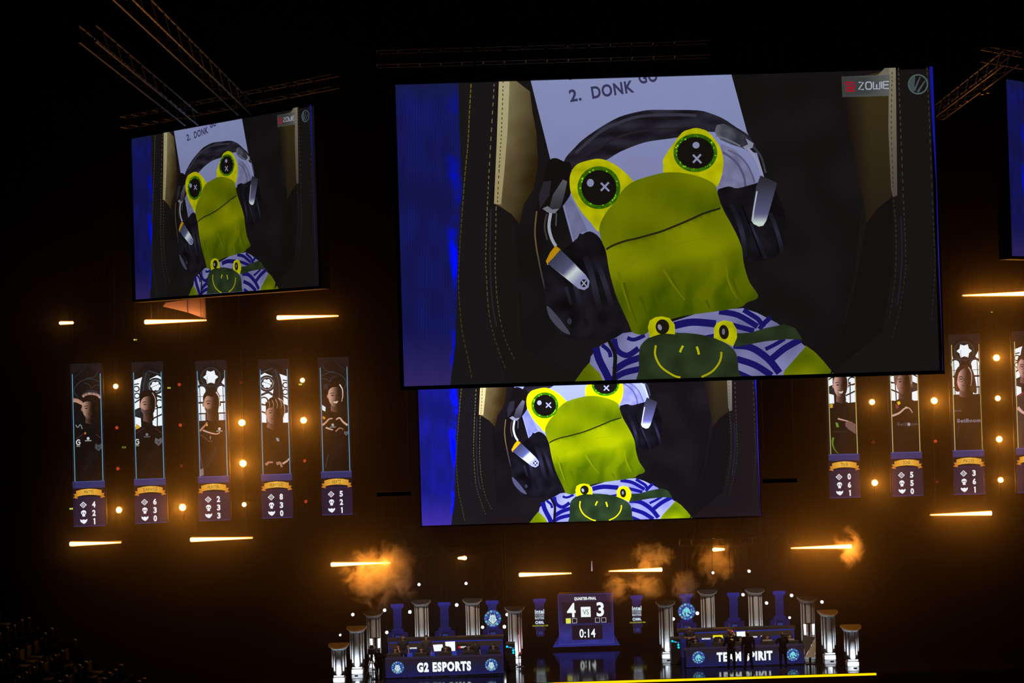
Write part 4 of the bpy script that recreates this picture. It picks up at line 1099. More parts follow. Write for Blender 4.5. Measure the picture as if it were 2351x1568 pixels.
def person(loc, kind, label, rz=0.0, scale=1.0, shirt=None, hair='short', headset=False, sleeves='short', skin=None, group=None, pants=None):
    J = pose(kind); shirt = shirt or M_SHIRT; skin = skin or M_SKIN
    root = empty('person', loc, label, 'person', group, rz=rz); root.scale = (scale,)*3
    pts, rad, ed = [], [], []
    def add(p, r, par=None):
        pts.append(tuple(p)); rad.append(r); i = len(pts)-1
        if par is not None: ed.append((par, i))
        return i
    pv = add(J['pelvis'], .115); be = add(J['belly'], (.125, .10), pv); ch = add(J['chest'], (.135, .105), be); nk = add(J['neck'], .052, ch)
    sk = V3(J['skull']); cr = V3(J['crown'])
    jaw = add(sk+V3((0, -.012, -.045)), (.056, .058), nk); a = add(sk+V3((0, 0, .03)), (.076, .09), jaw); b = add(cr+V3((0, .005, -.01)), (.066, .08), a)
    for s, S in ((-1, 'L'), (1, 'R')):
        sh = add(J['sh'+S], .058, ch); el = add(J['el'+S], .040, sh); wr = add(J['wr'+S], .026, el)
        d = (V3(J['wr'+S])-V3(J['el'+S])).normalized()
        side = V3((-s, 0, 0)) if abs(d.x) < .7 else V3((0, 0, 1))
        side = (side-d*side.dot(d)).normalized(); dn = d.cross(side).normalized()
        w = V3(J['wr'+S]); palm = add(w+d*.055, (.034, .018), wr)
        for f in range(4):
            o = side*(.030-.020*f); Lf = (.034, .040, .037, .028)[f]
            k1 = add(w+d*.095+o, .0085, palm); k2 = add(w+d*(.095+Lf)+o+dn*.008, .0085, k1); add(w+d*(.095+Lf*1.75)+o+dn*.026, .007, k2)
        t1 = add(w+d*.045+side*.042, .010, palm); add(w+d*.078+side*.058+dn*.012, .009, t1)
    for S in 'LR':
        h = add(J['hi'+S], .082, pv); k = add(J['kn'+S], .055, h); an = add(J['an'+S], .036, k); add(J['to'+S], .030, an)
    body = chain(pts, rad, ed); body.materials.append(skin)
    o = bpy.data.objects.new('body', body); C.objects.link(o); o.parent = root
    # jersey
    pts, rad, ed = [], [], []
    c0 = add(J['chest'], (.178, .150)); b0 = add(J['belly'], (.158, .138), c0); p0 = add(V3(J['pelvis'])+V3((0, 0, -.02)), (.150, .128), b0); n0 = add(V3(J['neck'])+V3((0, 0, -.03)), .066, c0)
    for S in 'LR':
        sh = add(J['sh'+S], .084, c0); m_ = V3(J['sh'+S]).lerp(V3(J['el'+S]), .85 if sleeves == 'short' else 1)
        el = add(m_, .058 if sleeves == 'short' else .053, sh)
        if sleeves != 'short': add(V3(J['el'+S]).lerp(V3(J['wr'+S]), .95), .038, el)
    me = chain(pts, rad, ed); me.materials.append(shirt)
    o = bpy.data.objects.new('jacket' if sleeves != 'short' else 'jersey', me); C.objects.link(o); o.parent = root
    pts, rad, ed = [], [], []
    p0 = add(V3(J['pelvis'])+V3((0, 0, -.02)), (.155, .138))
    for S in 'LR':
        h = add(J['hi'+S], .094, p0); k = add(J['kn'+S], .070, h); add(V3(J['an'+S])+V3((0, 0, .01)), .055, k)
    me = chain(pts, rad, ed); me.materials.append(pants or M_PANTS)
    o = bpy.data.objects.new('trousers', me); C.objects.link(o); o.parent = root
    for S in 'LR':
        a_, t_ = V3(J['an'+S]), V3(J['to'+S]); f = (t_-a_); f.z = 0; f.normalize(); r_ = V3((-f.y, f.x, 0)); s_ = MB()
        q = [a_-f*.06-r_*.045, a_-f*.06+r_*.045, t_+f*.05+r_*.045, t_+f*.05-r_*.045]
        vs = [(v.x, v.y, 0.0) for v in q] + [(v.x, v.y, .10 if i < 2 else .06) for i, v in enumerate(q)]
        s_.add(vs, [[3,2,1,0],[4,5,6,7],[0,1,5,4],[1,2,6,5],[2,3,7,6],[3,0,4,7]]); s_.build('shoe', M_SHOE, root, world=False)
    # head details
    hc = sk+V3((0, -.005, .035))
    for s in (-1, 1):
        MB().ball(hc+V3((s*.030, -.086, .0)), (.011, .007, .006), 8, 5).build('eye', mat('eye_dark', (.02, .015, .012), .3), root, world=False)
    f = MB(); f.add([hc+V3(q) for q in ((-.011, -.086, -.028), (.011, -.086, -.028), (0, -.112, -.026), (0, -.088, .008))], [[0, 1, 2], [0, 2, 3], [1, 3, 2], [0, 3, 1]]); f.build('nose', skin, root, world=False)
    MB().ball(hc+V3((0, -.082, -.052)), (.022, .008, .005), 8, 4).build('mouth', mat('lips', (.25, .08, .07), .5), root, world=False)
    for s in (-1, 1): MB().ball(hc+V3((s*.080, .004, -.008)), (.010, .018, .028), 8, 6).build('ear', skin, root, world=False)
    if hair != 'bald':
        h = MB(); n, mm = 18, 9; vs = []
        for i in range(mm+1):
            for k in range(n):
                a_ = 2*math.pi*k/n; back = max(0, math.sin(a_)); front = max(0, -math.sin(a_))
                lim = 1.25+.75*back-(.25*front); ph = lim*i/mm
                vs.append(hc+V3((.089*math.sin(ph)*math.cos(a_), .104*math.sin(ph)*math.sin(a_)+.008, .098*math.cos(ph)+.012)))
        fs = [[i*n+k, i*n+(k+1) % n, (i+1)*n+(k+1) % n, (i+1)*n+k] for i in range(mm) for k in range(n)]
        h.add(vs, fs); h.build('hair' if hair == 'short' else 'cap', M_HAIR, root, world=False, smooth=True)
        if hair == 'cap': MB().prism([(hc.x-.07, hc.z+.045), (hc.x+.07, hc.z+.045), (hc.x+.06, hc.z+.055), (hc.x-.06, hc.z+.055)], -.20, -.08).build('visor', M_HAIR, root, world=False)
    if hair == 'bald' or hair == 'beard':
        MB().ball(hc+V3((0, -.050, -.072)), (.050, .036, .026), 12, 8).build('beard', M_HAIR, root, world=False, smooth=True)
    if headset:
        h = MB(); arc = [hc+V3((.098*math.cos(t), .0, .108*math.sin(t)+.0)) for t in [math.pi*i/12 for i in range(13)]]
        h.tube(arc, .012, 6); hs = h.build('headset', M_BLACK, root, world=False)
        for s in (-1, 1): MB().ball(hc+V3((s*.098, 0, -.005)), (.022, .042, .048), 10, 8).build('ear_cushion', mat('grey_cushion', (.10, .10, .11), .6), hs, world=False)
        g = MB(); g.tube([hc+V3((-.10, -.01, -.02)), hc+V3((-.095, -.07, -.07)), hc+V3((-.04, -.12, -.075))], .005, 5); g.build('microphone', M_BLACK, hs, world=False)
    return root

# ---------------------------------------------------------------- desks
M_CHAIR = mat('chair_leather', (.018, .018, .019), .45)
M_MON = mat('monitor_back', (.030, .029, .028), .55)
M_DESKTOP = mat('desk_top', (.05, .046, .044), .5)
def monitor(x, Y, label, ztop=1.06):
    r = empty('monitor', (x, Y, .76), label, 'monitor', 'monitors in a row on the team desks')
    MB().box((-.28, -.02, .02), (.28, .02, ztop-.76), bev=.008).build('panel', M_MON, r, world=False)
    MB().box((-.26, .021, .04), (.26, .024, ztop-.78)).build('screen_surface', glow('monitor_face', (.5, .6, .9), .25), r, world=False)
    m_ = MB(); m_.box((-.03, -.05, .0), (.03, -.021, .18), bev=.004); m_.box((-.11, -.10, 0), (.11, .06, .015)); m_.build('stand', M_BLACK, r, world=False)
    return r
def chair(x, Y, label):
    r = empty('gaming_chair', (x, Y, 0), label, 'chair', 'gaming chairs behind the team desks')
    MB().box((-.26, -.26, .40), (.26, .24, .50), bev=.04).build('seat', M_CHAIR, r, world=False)
    m_ = MB(); m_.prism([(-.20, .50), (.20, .50), (.25, .72), (.21, .93), (.11, .99), (-.11, .99), (-.21, .93), (-.25, .72)], .25, .36); m_.build('backrest', M_CHAIR, r, world=False)
    MB().tube([(0, 0, .06), (0, 0, .40)], .035, 8).build('gas_spring', M_BLACK, r, world=False)
    m_ = MB()
    for i in range(5):
        a_ = i*2*math.pi/5; m_.tube([(0, 0, .08), (.30*math.cos(a_), .30*math.sin(a_), .05)], .025, 6, r2=.015); m_.ball((.30*math.cos(a_), .30*math.sin(a_), .03), .03, 8, 6)
    m_.build('star_base', M_BLACK, r, world=False)
    for s in (-1, 1):
        m_ = MB(); m_.box((s*.28, -.15, .45), (s*.32, -.10, .68)); m_.box((s*.26, -.20, .68), (s*.34, .12, .71), bev=.01); m_.build('armrest', M_BLACK, r, world=False)
    return r

def team_desk(q, word, wbox, embs, kind, label, side):
    """q: photo corners of the front panel (tl, tr, br, bl)"""
    D = 55.6 if side == 'left' else 55.9
    tlc, trc, brc, blc = q
    base = W((blc[0]+brc[0])/2, (blc[1]+brc[1])/2, D); base.z = 0
    root = empty('team_desk', base, label, 'desk', 'team desks on the stage')
    p = Pic()
    def pc(x, y):
        u = (x-blc[0])/(brc[0]-blc[0]); top = tlc[1]+(trc[1]-tlc[1])*u; v = (y-top)/41
        return mixc((36, 28, 34), (26, 27, 78), min(1, v*1.15)+.14*nz(x, y, .05))
    p.poly([tlc, trc, brc, blc], pc, 4)
    p.stroke([tlc, trc, brc, blc], 1.0, (38, 40, 104), sp=False, closed=True)
    p.poly([(tlc[0], tlc[1]-4), (trc[0], trc[1]-4), trc, tlc], (42, 36, 52))
    dx = 49
    p.stroke([(tlc[0]+dx, tlc[1]+6-.03*dx), (blc[0]+dx, blc[1]-3-.03*dx)], .9, (20, 16, 50), sp=False)
    cx, cy, w, h = wbox
    p.text(word, cx, cy, w, h, (246, 255, 255), -1.9, .06)
    for ex, ey, er in embs: emblem(p, ex, ey, er, kind)
    link('front_display', p.mesh('front_display', on_plane(D), .002, off=base), L_STAGE, root)
    a, b = W(*tlc, D), W(*brc, D)
    MB().box((a.x, D+.01, 0.02), (b.x, D+.08, .80)).build('front_board', M_CASE, root)
    MB().box((a.x, D+.081, .66), (b.x, D+.70, .70), bev=.008).build('desk_top', M_DESKTOP, root)
    for x in (a.x+.02, b.x-.08): MB().box((x, D+.1, 0), (x+.06, D+.58, .66)).build('leg', M_BLACK, root)
    return root, a.x, b.x, D

dl, xa_, xb_, DL = team_desk([(884, 1513.5), (1154, 1505), (1155.5, 1544), (886.5, 1555.5)], 'G2 ESPORTS', (1019.5, 1530.5, 124, 22.5), [(913, 1532.5, 14.6), (1128, 1525.3, 14.6)], 'mask', 'long blue glowing desk left of the scoreboard with two round mask emblems', 'left')
dr, xc_, xd_, DR = team_desk([(1573.5, 1491), (1843, 1481), (1846.5, 1521.5), (1576, 1531)], 'TEAM SPIRIT', (1709.5, 1506.5, 128, 22), [(1603.5, 1509, 14.6), (1819.5, 1502, 14.6)], 'dragon', 'long blue glowing desk right of the scoreboard with two round dragon emblems', 'right')

def rear_wall(q, D, panels, label, cell):
    """low LED wall behind the players: tl, tr corners; panels drawn in it"""
    tlc, trc = q
    p = Pic(); S = lambda x, y: (tlc[0]+x+y*.03, tlc[1]+y-x*(tlc[1]-trc[1])/(trc[0]-tlc[0]))
    Wp = trc[0]-tlc[0]; Q = lambda pts: [S(*a_) for a_ in pts]
    p.poly(Q([(0, 0), (Wp, 0), (Wp, 58), (0, 58)]), (24, 24, 72))
    p.poly(Q([(0, 0), (Wp, 0), (Wp, 3), (0, 3)]), (36, 42, 128)); p.poly(Q([(0, 0), (2, 0), (2, 58), (0, 58)]), (32, 38, 118)); p.poly(Q([(Wp-2.5, 0), (Wp, 0), (Wp, 58), (Wp-2.5, 58)]), (32, 38, 118))
    p.poly(Q([(2, 3), (Wp-2.5, 3), (Wp-2.5, 14), (2, 14)]), (46, 36, 30))
    for i in range(5):
        x = 6+i*(Wp-8)/5
        p.poly(Q([(x, 14), (x+46, 14), (x+46, 22), (x, 22)]), (30, 30, 92))
        p.poly(Q([(x+cell, 25), (x+cell+22, 25), (x+cell+22, 40), (x+cell, 40)]), (40, 52, 150))
    for pn in panels:
        k = pn[0]
        if k == 'lit': p.poly(pn[1], pn[2])
        elif k == 'txt': p.text(pn[1], pn[2], pn[3], pn[4], pn[5], pn[6], -2, .07)
        elif k == 'dot': p.ell(pn[1], pn[2], pn[3], pn[3], pn[4], n=14)
        elif k == 'blk': p.poly(pn[1], (22, 14, 14))
    base = W((tlc[0]+trc[0])/2, (tlc[1]+trc[1])/2, D); zt = base.z; base.z = 0
    root = empty('rear_wall_panel', base, label, 'panel', 'low blue panels behind the team desks')
    p.v = [v for v in p.v]
    me = p.mesh('panel_display', on_plane(D), .002, off=base); link('panel_display', me, led('led_rear', 1.0), root)
    a, b = W(*tlc, D), W(*trc, D)
    MB().box((a.x, D+.05, 0), (b.x, D+.2, a.z)).build('casing', M_CASE, root)
    MB().box((a.x-.05, D+.0, a.z), (b.x+.05, D+.35, a.z+.13)).build('top_ledge', mat('ledge_brown', (.03, .022, .018), .6), root)
rear_wall([(891, 1474.5), (1154, 1467)], 57.6, [
    ('txt', 'ELECTRONICS', 949, 1487.5, 16, 4, (240, 240, 240)),
    ('lit', [(994, 1480), (1016, 1478.6), (1018.4, 1494), (997, 1495)], (252, 255, 255)), ('lit', [(1022, 1473), (1044.6, 1472), (1045.4, 1494), (1024, 1494.6)], (250, 255, 255)),
    ('blk', [(1050, 1479), (1080, 1478), (1081, 1490), (1050, 1491)]), ('dot', 1054.6, 1485.4, 2.9, (220, 16, 30)), ('txt', 'DRIVE', 1064, 1485, 12.5, 4.4, (236, 236, 236)),
    ('dot', 1082, 1484, 2.2, (210, 220, 255)), ('dot', 1084, 1485, 1.6, (40, 70, 240))],
    'low blue panel with two white screens behind the left desk', 27)
rear_wall([(1558.5, 1453), (1823, 1443)], 57.8, [
    ('txt', 'ELECTRONICS', 1621, 1466, 19.5, 4, (246, 250, 250)),
    ('lit', [(1636.4, 1458), (1658.8, 1457.3), (1660, 1466), (1648, 1470), (1637, 1472.5)], (240, 232, 20)),
    ('lit', [(1690.6, 1450), (1710.4, 1449), (1712, 1470), (1692, 1471.6)], (250, 255, 255)),
    ('blk', [(1724, 1458), (1740, 1457.5), (1740, 1465), (1724, 1465.5)]), ('txt', 'VISION', 1732, 1461.6, 12, 4.2, (232, 232, 236)), ('dot', 1748.5, 1461.2, 2.6, (230, 240, 255)), ('dot', 1753, 1461, 2.2, (40, 80, 250))],
    'low blue panel with a yellow and a white screen behind the right desk', 27)
M_DARK = mat('clothes_in_shade', (.0035, .0035, .0035), .95, spec=.0)  # cloth blackened to keep figures as silhouettes, shade put into the colour
M_DSK = mat('skin_in_shade', (.015, .009, .007), .85, spec=.1)  # near-black skin, the gloom on silhouettes and spectators put into its colour
# ---------------------------------------------------------------- seats, monitors, players
def seat_row(xs, D, who, side):
    for i, (px, py) in enumerate(xs):
        q = W(px, py, D+.95)
        lab, kw = who[i]
        person((q.x, D+1.02, q.z-1.235), 'seated', lab, headset=True, group='players seated at the desks', **kw) if False else person((q.x, D+1.02, 0), 'seated', lab, headset=True, group='players seated at the desks', scale=(q.z+.02)/1.29, **kw)
        chair(q.x, D+1.10, 'dark gaming chair of the %s player at the %s desk' % (('leftmost', 'second', 'middle', 'fourth', 'rightmost')[i], side))
M_PALE = mat('pale_jersey', (.30, .27, .25), .8)
M_SKIN2 = mat('fair_skin', (.55, .34, .26), .55)
seat_row([(907, 1487), (967, 1487), (1023, 1484), (1076, 1481), (1133, 1479)], DL, [
    ('seated player with headset leaning at the left end of the left desk', dict(skin=M_SKIN)),
    ('seated player raising an elbow beside the second standing man at the left desk', dict(skin=M_SKIN2)),
    ('seated player in front of the larger white screen at the left desk', dict(skin=M_SKIN)),
    ('seated player under the red logo at the left desk', dict(skin=M_SKIN)),
    ('seated player at the right end of the left desk', dict(skin=M_SKIN2))], 'left')
seat_row([(1596, 1466), (1652, 1465), (1700, 1463), (1762, 1458), (1813, 1456)], DR, [
    ('seated player beside the man with folded arms at the right desk', dict(skin=M_SKIN2, hair='short')),
    ('seated player in front of the yellow screen at the right desk', dict(skin=M_SKIN2)),
    ('seated player in front of the white screen at the right desk', dict(skin=M_SKIN)),
    ('seated player in a pale top right of centre at the right desk', dict(skin=M_SKIN2, shirt=M_PALE)),
    ('seated player half hidden by the rightmost standing silhouette at the right desk', dict(skin=M_SKIN2, shirt=M_PALE))], 'right')
for side, D, xs in (('left', DL, ((902, 1503), (966, 1500), (1022, 1498), (1076, 1495), (1135, 1493))), ('right', DR, ((1604, 1477), (1652, 1474), (1700, 1473), (1764, 1470), (1818, 1468)))):
    for i, (px, py) in enumerate(xs):
        q = W(px, py, D+.3)
        monitor(q.x, D+.3, 'black monitor seen from behind, %s on the %s desk' % (('leftmost', 'second from left', 'middle one', 'fourth from left', 'rightmost')[i], side)).location.z = .70
# standing people
def stand(px, py, Y, kind, label, **kw):
    q = W(px, py, Y)
    return person((q.x, Y, 0), kind, label, scale=q.z/1.79, **kw)
stand(925, 1455.5, 56.95, 'talking', 'man in black top standing between the first two players at the left desk', sleeves='short', hair='beard', group='coaches and staff on stage', rz=.25)
stand(978, 1456, 56.95, 'stand', 'man in dark grey jacket with headset standing behind the left desk', sleeves='long', shirt=M_GREYSHIRT, headset=True, group='coaches and staff on stage', rz=.3)
stand(1093, 1471, 56.95, 'hips', 'person in a dark cap standing near the right end of the left desk', hair='cap', sleeves='short', group='coaches and staff on stage')
stand(1582, 1434, 57.1, 'crossed', 'bald bearded man standing with folded arms behind the right desk', hair='bald', sleeves='short', group='coaches and staff on stage', rz=.2)
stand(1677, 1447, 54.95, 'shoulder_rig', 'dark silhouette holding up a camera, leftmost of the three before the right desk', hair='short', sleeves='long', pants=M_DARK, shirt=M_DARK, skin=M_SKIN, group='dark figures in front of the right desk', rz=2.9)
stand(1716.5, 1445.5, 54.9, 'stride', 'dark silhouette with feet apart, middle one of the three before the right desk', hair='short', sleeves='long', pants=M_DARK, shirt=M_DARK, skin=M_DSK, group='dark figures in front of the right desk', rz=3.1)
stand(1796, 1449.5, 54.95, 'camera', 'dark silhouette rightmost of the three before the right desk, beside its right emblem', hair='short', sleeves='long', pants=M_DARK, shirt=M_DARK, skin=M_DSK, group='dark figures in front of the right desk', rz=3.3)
stand(868, 1486, 54.9, 'camera', 'camera operator darkened to a silhouette left of the left desk', hair='short', sleeves='long', pants=M_DARK, shirt=M_DARK, skin=M_DSK, group='coaches and staff on stage', rz=2.6)

# shoulder camera with its red tally light, held by the silhouette
q = W(1681, 1452, 54.95)
cr_ = empty('video_camera', (q.x-.02, 55.35, q.z-.06), 'video camera with a red light held by the silhouette in front of the right desk', 'camera')
MB().box((-.12, -.2, -.07), (.10, .18, .08), bev=.015).build('camera_body', M_BLACK, cr_, world=False)
MB().tube([(-.01, .18, 0), (-.01, .30, 0)], .05, 12).build('lens', M_BLACK, cr_, world=False)
MB().ball((.06, -.21, .07), .028, 8, 6).build('tally_light', glow('tally_red', (1, .03, .03), 2.5), cr_, world=False)

# broadcast camera on a tripod left of the left desk
q = G(856, 1566.5); q = Vector((W(853, 1500, 54.7).x, 54.75, 0))
t_ = empty('tripod_camera', q, 'broadcast camera on a tripod beside the operator left of the left desk', 'camera')
for i in range(3):
    a_ = R(90+120*i)
    MB().tube([(0, 0, 1.15), (.42*math.cos(a_), .42*math.sin(a_), .02)], .02, 6).build('leg', mat('grey_tripod', (.10, .09, .08), .5, .4), t_, world=False)
MB().tube([(0, 0, 1.1), (0, 0, 1.3)], .05, 10).build('pan_head', M_BLACK, t_, world=False)
c_ = MB(); c_.box((-.14, -.25, 1.30), (.14, .30, 1.56), bev=.03); c_.build('camera_body', M_BLACK, t_, world=False)
MB().tube([(0, .30, 1.43), (0, .52, 1.43)], [.075, .095], 14).build('lens', M_BLACK, t_, world=False)
MB().tube([(.05, -.2, 1.30), (.28, -.55, 1.0)], .014, 6).build('pan_bar', M_BLACK, t_, world=False)
MB().box((-.06, -.2, 1.56), (.10, -.05, 1.68), bev=.01).build('viewfinder', M_BLACK, t_, world=False)

# twin white tube lights on stands
def tube_stand(xc, yt, yb, D, gap, label):
    a, b = W(xc-gap, yt, D), W(xc+gap, yb, D)
    r = empty('tube_light_stand', ((a.x+b.x)/2, D, 0), label, 'light stand', 'twin white tube lights on stands')
    for i, x in enumerate((a.x, b.x)):
        zt, zb = W(xc, yt, D).z, W(xc, yb, D).z
        g = MB(); g.tube([(x-r.location.x+(-.015 if i == 0 else .015), 0, zt), (x-r.location.x, 0, zb)], [.055, .04], 10)
        g.build('tube', glow('tube_white', (1, 1, .95), 2.6), r, world=False)
    MB().box((-.045, -.02, 0), (.045, .03, zt+.03)).build('post', M_BLACK, r, world=False)
    MB().box((a.x-r.location.x-.03, -.01, zt+.01), (b.x-r.location.x+.03, .03, zt+.05)).build('crossbar', M_BLACK, r, world=False)
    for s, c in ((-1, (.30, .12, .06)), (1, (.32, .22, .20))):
        MB().box((s*.07, .03, zb+.12), (s*.15, .035, zt-.02)).build('glowing_card', glow('card_%d' % s, c, .45), r, world=False)  # cards emit their colour, reflected light put into emission
    MB().box((-.2, -.15, 0), (.2, .18, .03)).build('foot_plate', M_BLACK, r, world=False)
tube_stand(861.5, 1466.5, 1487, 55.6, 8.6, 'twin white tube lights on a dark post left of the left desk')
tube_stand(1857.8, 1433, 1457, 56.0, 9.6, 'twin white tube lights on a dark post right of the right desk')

# beige triangular flag right of the right desk
D = 55.2
base = W(1858, 1511, D); base.z = 0
r = empty('fabric_flag', base, 'pale beige triangular fabric panel standing right of the right desk', 'fabric panel')
def tri(pts, y0, y1): 
    q = [W(x, y, D) for x, y in pts]; return MB().prism([(v.x, max(0.01, v.z)) for v in q], y0, y1)
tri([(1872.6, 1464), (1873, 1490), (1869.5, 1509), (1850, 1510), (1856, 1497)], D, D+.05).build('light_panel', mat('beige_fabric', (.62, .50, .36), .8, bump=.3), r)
tri([(1846, 1459), (1858, 1461), (1872, 1464), (1856, 1496), (1849, 1509)], D+.06, D+.10).build('shaded_panel', mat('beige_fabric_shaded', (.08, .065, .055), .8, bump=.3), r)  # left fold coloured darker, its shade put into the fabric colour
MB().tube([(W(1872.5, 1463, D).x, D+.03, 0), (W(1872.5, 1463, D).x, D+.03, W(1872.5, 1463, D).z)], .015, 6).build('pole', M_BLACK, r)

# cyan lit computers on racks
def rack(px0, px1, py_top, D, dots, label):
    a, b = W(px0, py_top, D), W(px1, py_top, D)
    r = empty('computer_rack', ((a.x+b.x)/2, D+.25, 0), label, 'rack', 'black racks of glowing computers')
    MB().box((a.x, D+.01, .75), (b.x, D+.5, a.z), bev=.01).build('computer_case', M_BLACK, r)
    MB().box((a.x-.02, D+.01, .02), (b.x+.02, D+.55, .74), bev=.01).build('flight_case', mat('flight_case', (.015, .015, .016), .4), r)
    for x, y, rr, c in dots:
        q = W(x, y, D)
        g = MB(); g.tube([(q.x, D-.005, q.z), (q.x, D+.01, q.z)], rr/53.0, 16); g.build('fan_light', glow('fan_%s' % c, {'c': (.0, .62, .95), 'b': (.01, .30, .80), 'w': (.45, .6, .6)}[c], 1.25), r)
rack(1161, 1182, 1479, 56.3, [(1164.2, 1484.6, 2.5, 'c'), (1169, 1486, 1.5, 'b'), (1173, 1486.5, 1.2, 'w'), (1177.5, 1488, 1.4, 'b'), (1178.3, 1493, 2.5, 'c'), (1178.8, 1498.7, 2.5, 'c')], 'black computer rack with cyan lights right of the left desk')
rack(1541, 1562, 1467, 56.5, [(1543.6, 1472, 2.5, 'c'), (1548.5, 1473.4, 1.8, 'b'), (1552, 1474, 1.2, 'w'), (1557, 1475.5, 1.4, 'b'), (1557.6, 1480.6, 2.5, 'c'), (1558, 1486.5, 2.5, 'c')], 'black computer rack with cyan lights left of the right desk')

def pole(p0, p1, r_, rgb, k, name, label, cat):
    a, b = p0, p1
    o = empty(name, (b.x, b.y, 0), label, cat)
    MB().tube([a, b], r_, 8).build('tube', glow('tube_'+name, rgb, k), o); MB().tube([b, (b.x, b.y, 0.0)], .02, 6).build('stem', M_BLACK, o); MB().box((b.x-.1, b.y-.1, 0), (b.x+.1, b.y+.1, .02)).build('foot_plate', M_BLACK, o)
pole(W(1193.3, 1439, 57.0), W(1196.4, 1502, 57.0), .018, (.62, .06, .03), .5, 'red_streak', 'thin leaning glowing red streak in front of a column right of the left desk', 'light')  # red streak over the column built as a glowing stick
pole(W(1190, 1457, 57.05), W(1191.2, 1502, 57.05), .014, (.75, .30, .38), .7, 'pink_streak', 'thin glowing pink streak just left of the red one', 'light')  # pink streak built as a second glowing stick
o = empty('hanging_tube_light', W(1358.8, 1311, 61), 'small grey vertical tube light hanging above the scoreboard', 'light')
MB().tube([W(1358.5, 1288, 61), W(1358.9, 1311, 61)], [.012, .04], 8).build('tube', glow('dim_tube', (.35, .30, .32), .9), o)
MB().tube([W(1358.5, 1288, 61), (W(1358.5, 1288, 61).x, 61, 33.0)], .006, 4).build('hanging_cable', M_CABLE, o)

# ---------------------------------------------------------------- orange LED bars
M_LENS = glow('bar_lens', (1.0, .62, .16), 9.0)
def light_bar(p0, p1, D, r0, r1, label, power=1.0, tall=0.03):
    a, b = W(*p0, D), W(*p1, D); mid = (a+b)/2; z = mid.z; L = b.x-a.x
    r = empty('light_bar', (mid.x, D, z), label, 'light', 'orange LED light bars')
    MB().box((-L/2, .03, -.05), (L/2, .15, .05), bev=.01).build('housing', M_BLACK, r, world=False)
    n = max(6, int(L/.075)); g = MB()
    for i in range(n):
        t = (i+.5)/n; x = -L/2+L*t; rr = r0+(r1-r0)*t  # lenses shrink along the bar, its light fall-off put into their size
        g.ball((x, 0, 0), (rr if n < 10 else min(rr, .05), .03, rr), 8, 6)
    g.build('led_strip', M_LENS, r, world=False)
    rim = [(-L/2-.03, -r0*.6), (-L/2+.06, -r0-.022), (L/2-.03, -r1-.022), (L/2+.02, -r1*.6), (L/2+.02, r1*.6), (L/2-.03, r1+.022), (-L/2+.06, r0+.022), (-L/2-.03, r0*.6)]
    MB().prism(rim, .02, .03).build('glow_rim', glow('orange_glow_rim', (1.0, .27, .01), .85), r, world=False)  # emissive rim added in place of the tight orange glow around the LEDs
    for s in (-.4, .4): MB().tube([(L*s, .1, .05), (L*s, .1, 33.0-z)], .008, 4).build('hanging_cable', M_CABLE, r, world=False)
    A = bpy.data.lights.new('bar_light', 'AREA'); A.shape = 'RECTANGLE'; A.size = L*.96; A.size_y = tall; A.energy = BAR_W*power*(L/2.6); A.color = BAR_RGB
    lo = bpy.data.objects.new('bar_light', A); C.objects.link(lo); lo.parent = r; lo.location = (0, -.10, 0); lo.rotation_euler = (R(-90), 0, 0)
    lo.rotation_euler = (R(-90+180), 0, 0) if False else Vector((0, -1, .0)).to_track_quat('-Z', 'Y').to_euler()
    return r
B0, B1 = .095, .022
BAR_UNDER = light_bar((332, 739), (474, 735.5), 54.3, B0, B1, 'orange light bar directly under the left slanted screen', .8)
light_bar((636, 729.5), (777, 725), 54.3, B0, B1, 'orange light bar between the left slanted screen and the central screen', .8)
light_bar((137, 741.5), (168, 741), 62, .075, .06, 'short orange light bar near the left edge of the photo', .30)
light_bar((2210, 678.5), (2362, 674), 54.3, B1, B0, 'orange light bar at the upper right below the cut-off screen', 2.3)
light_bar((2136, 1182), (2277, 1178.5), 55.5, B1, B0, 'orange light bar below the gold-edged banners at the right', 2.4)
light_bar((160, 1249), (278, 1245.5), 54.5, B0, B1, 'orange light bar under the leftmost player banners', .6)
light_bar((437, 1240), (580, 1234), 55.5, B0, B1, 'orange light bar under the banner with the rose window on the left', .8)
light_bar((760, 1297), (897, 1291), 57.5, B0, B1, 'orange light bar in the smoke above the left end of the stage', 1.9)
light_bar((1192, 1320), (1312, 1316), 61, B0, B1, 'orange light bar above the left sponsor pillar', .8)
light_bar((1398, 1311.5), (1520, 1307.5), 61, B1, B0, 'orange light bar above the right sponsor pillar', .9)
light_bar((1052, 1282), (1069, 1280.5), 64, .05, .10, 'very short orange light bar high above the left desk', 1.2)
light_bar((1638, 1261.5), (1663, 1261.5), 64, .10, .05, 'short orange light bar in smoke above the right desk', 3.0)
light_bar((1816, 1258.5), (1955, 1254.5), 57.5, B1, B0, 'orange light bar above the right end of the stage in a bright glow', 3.0)

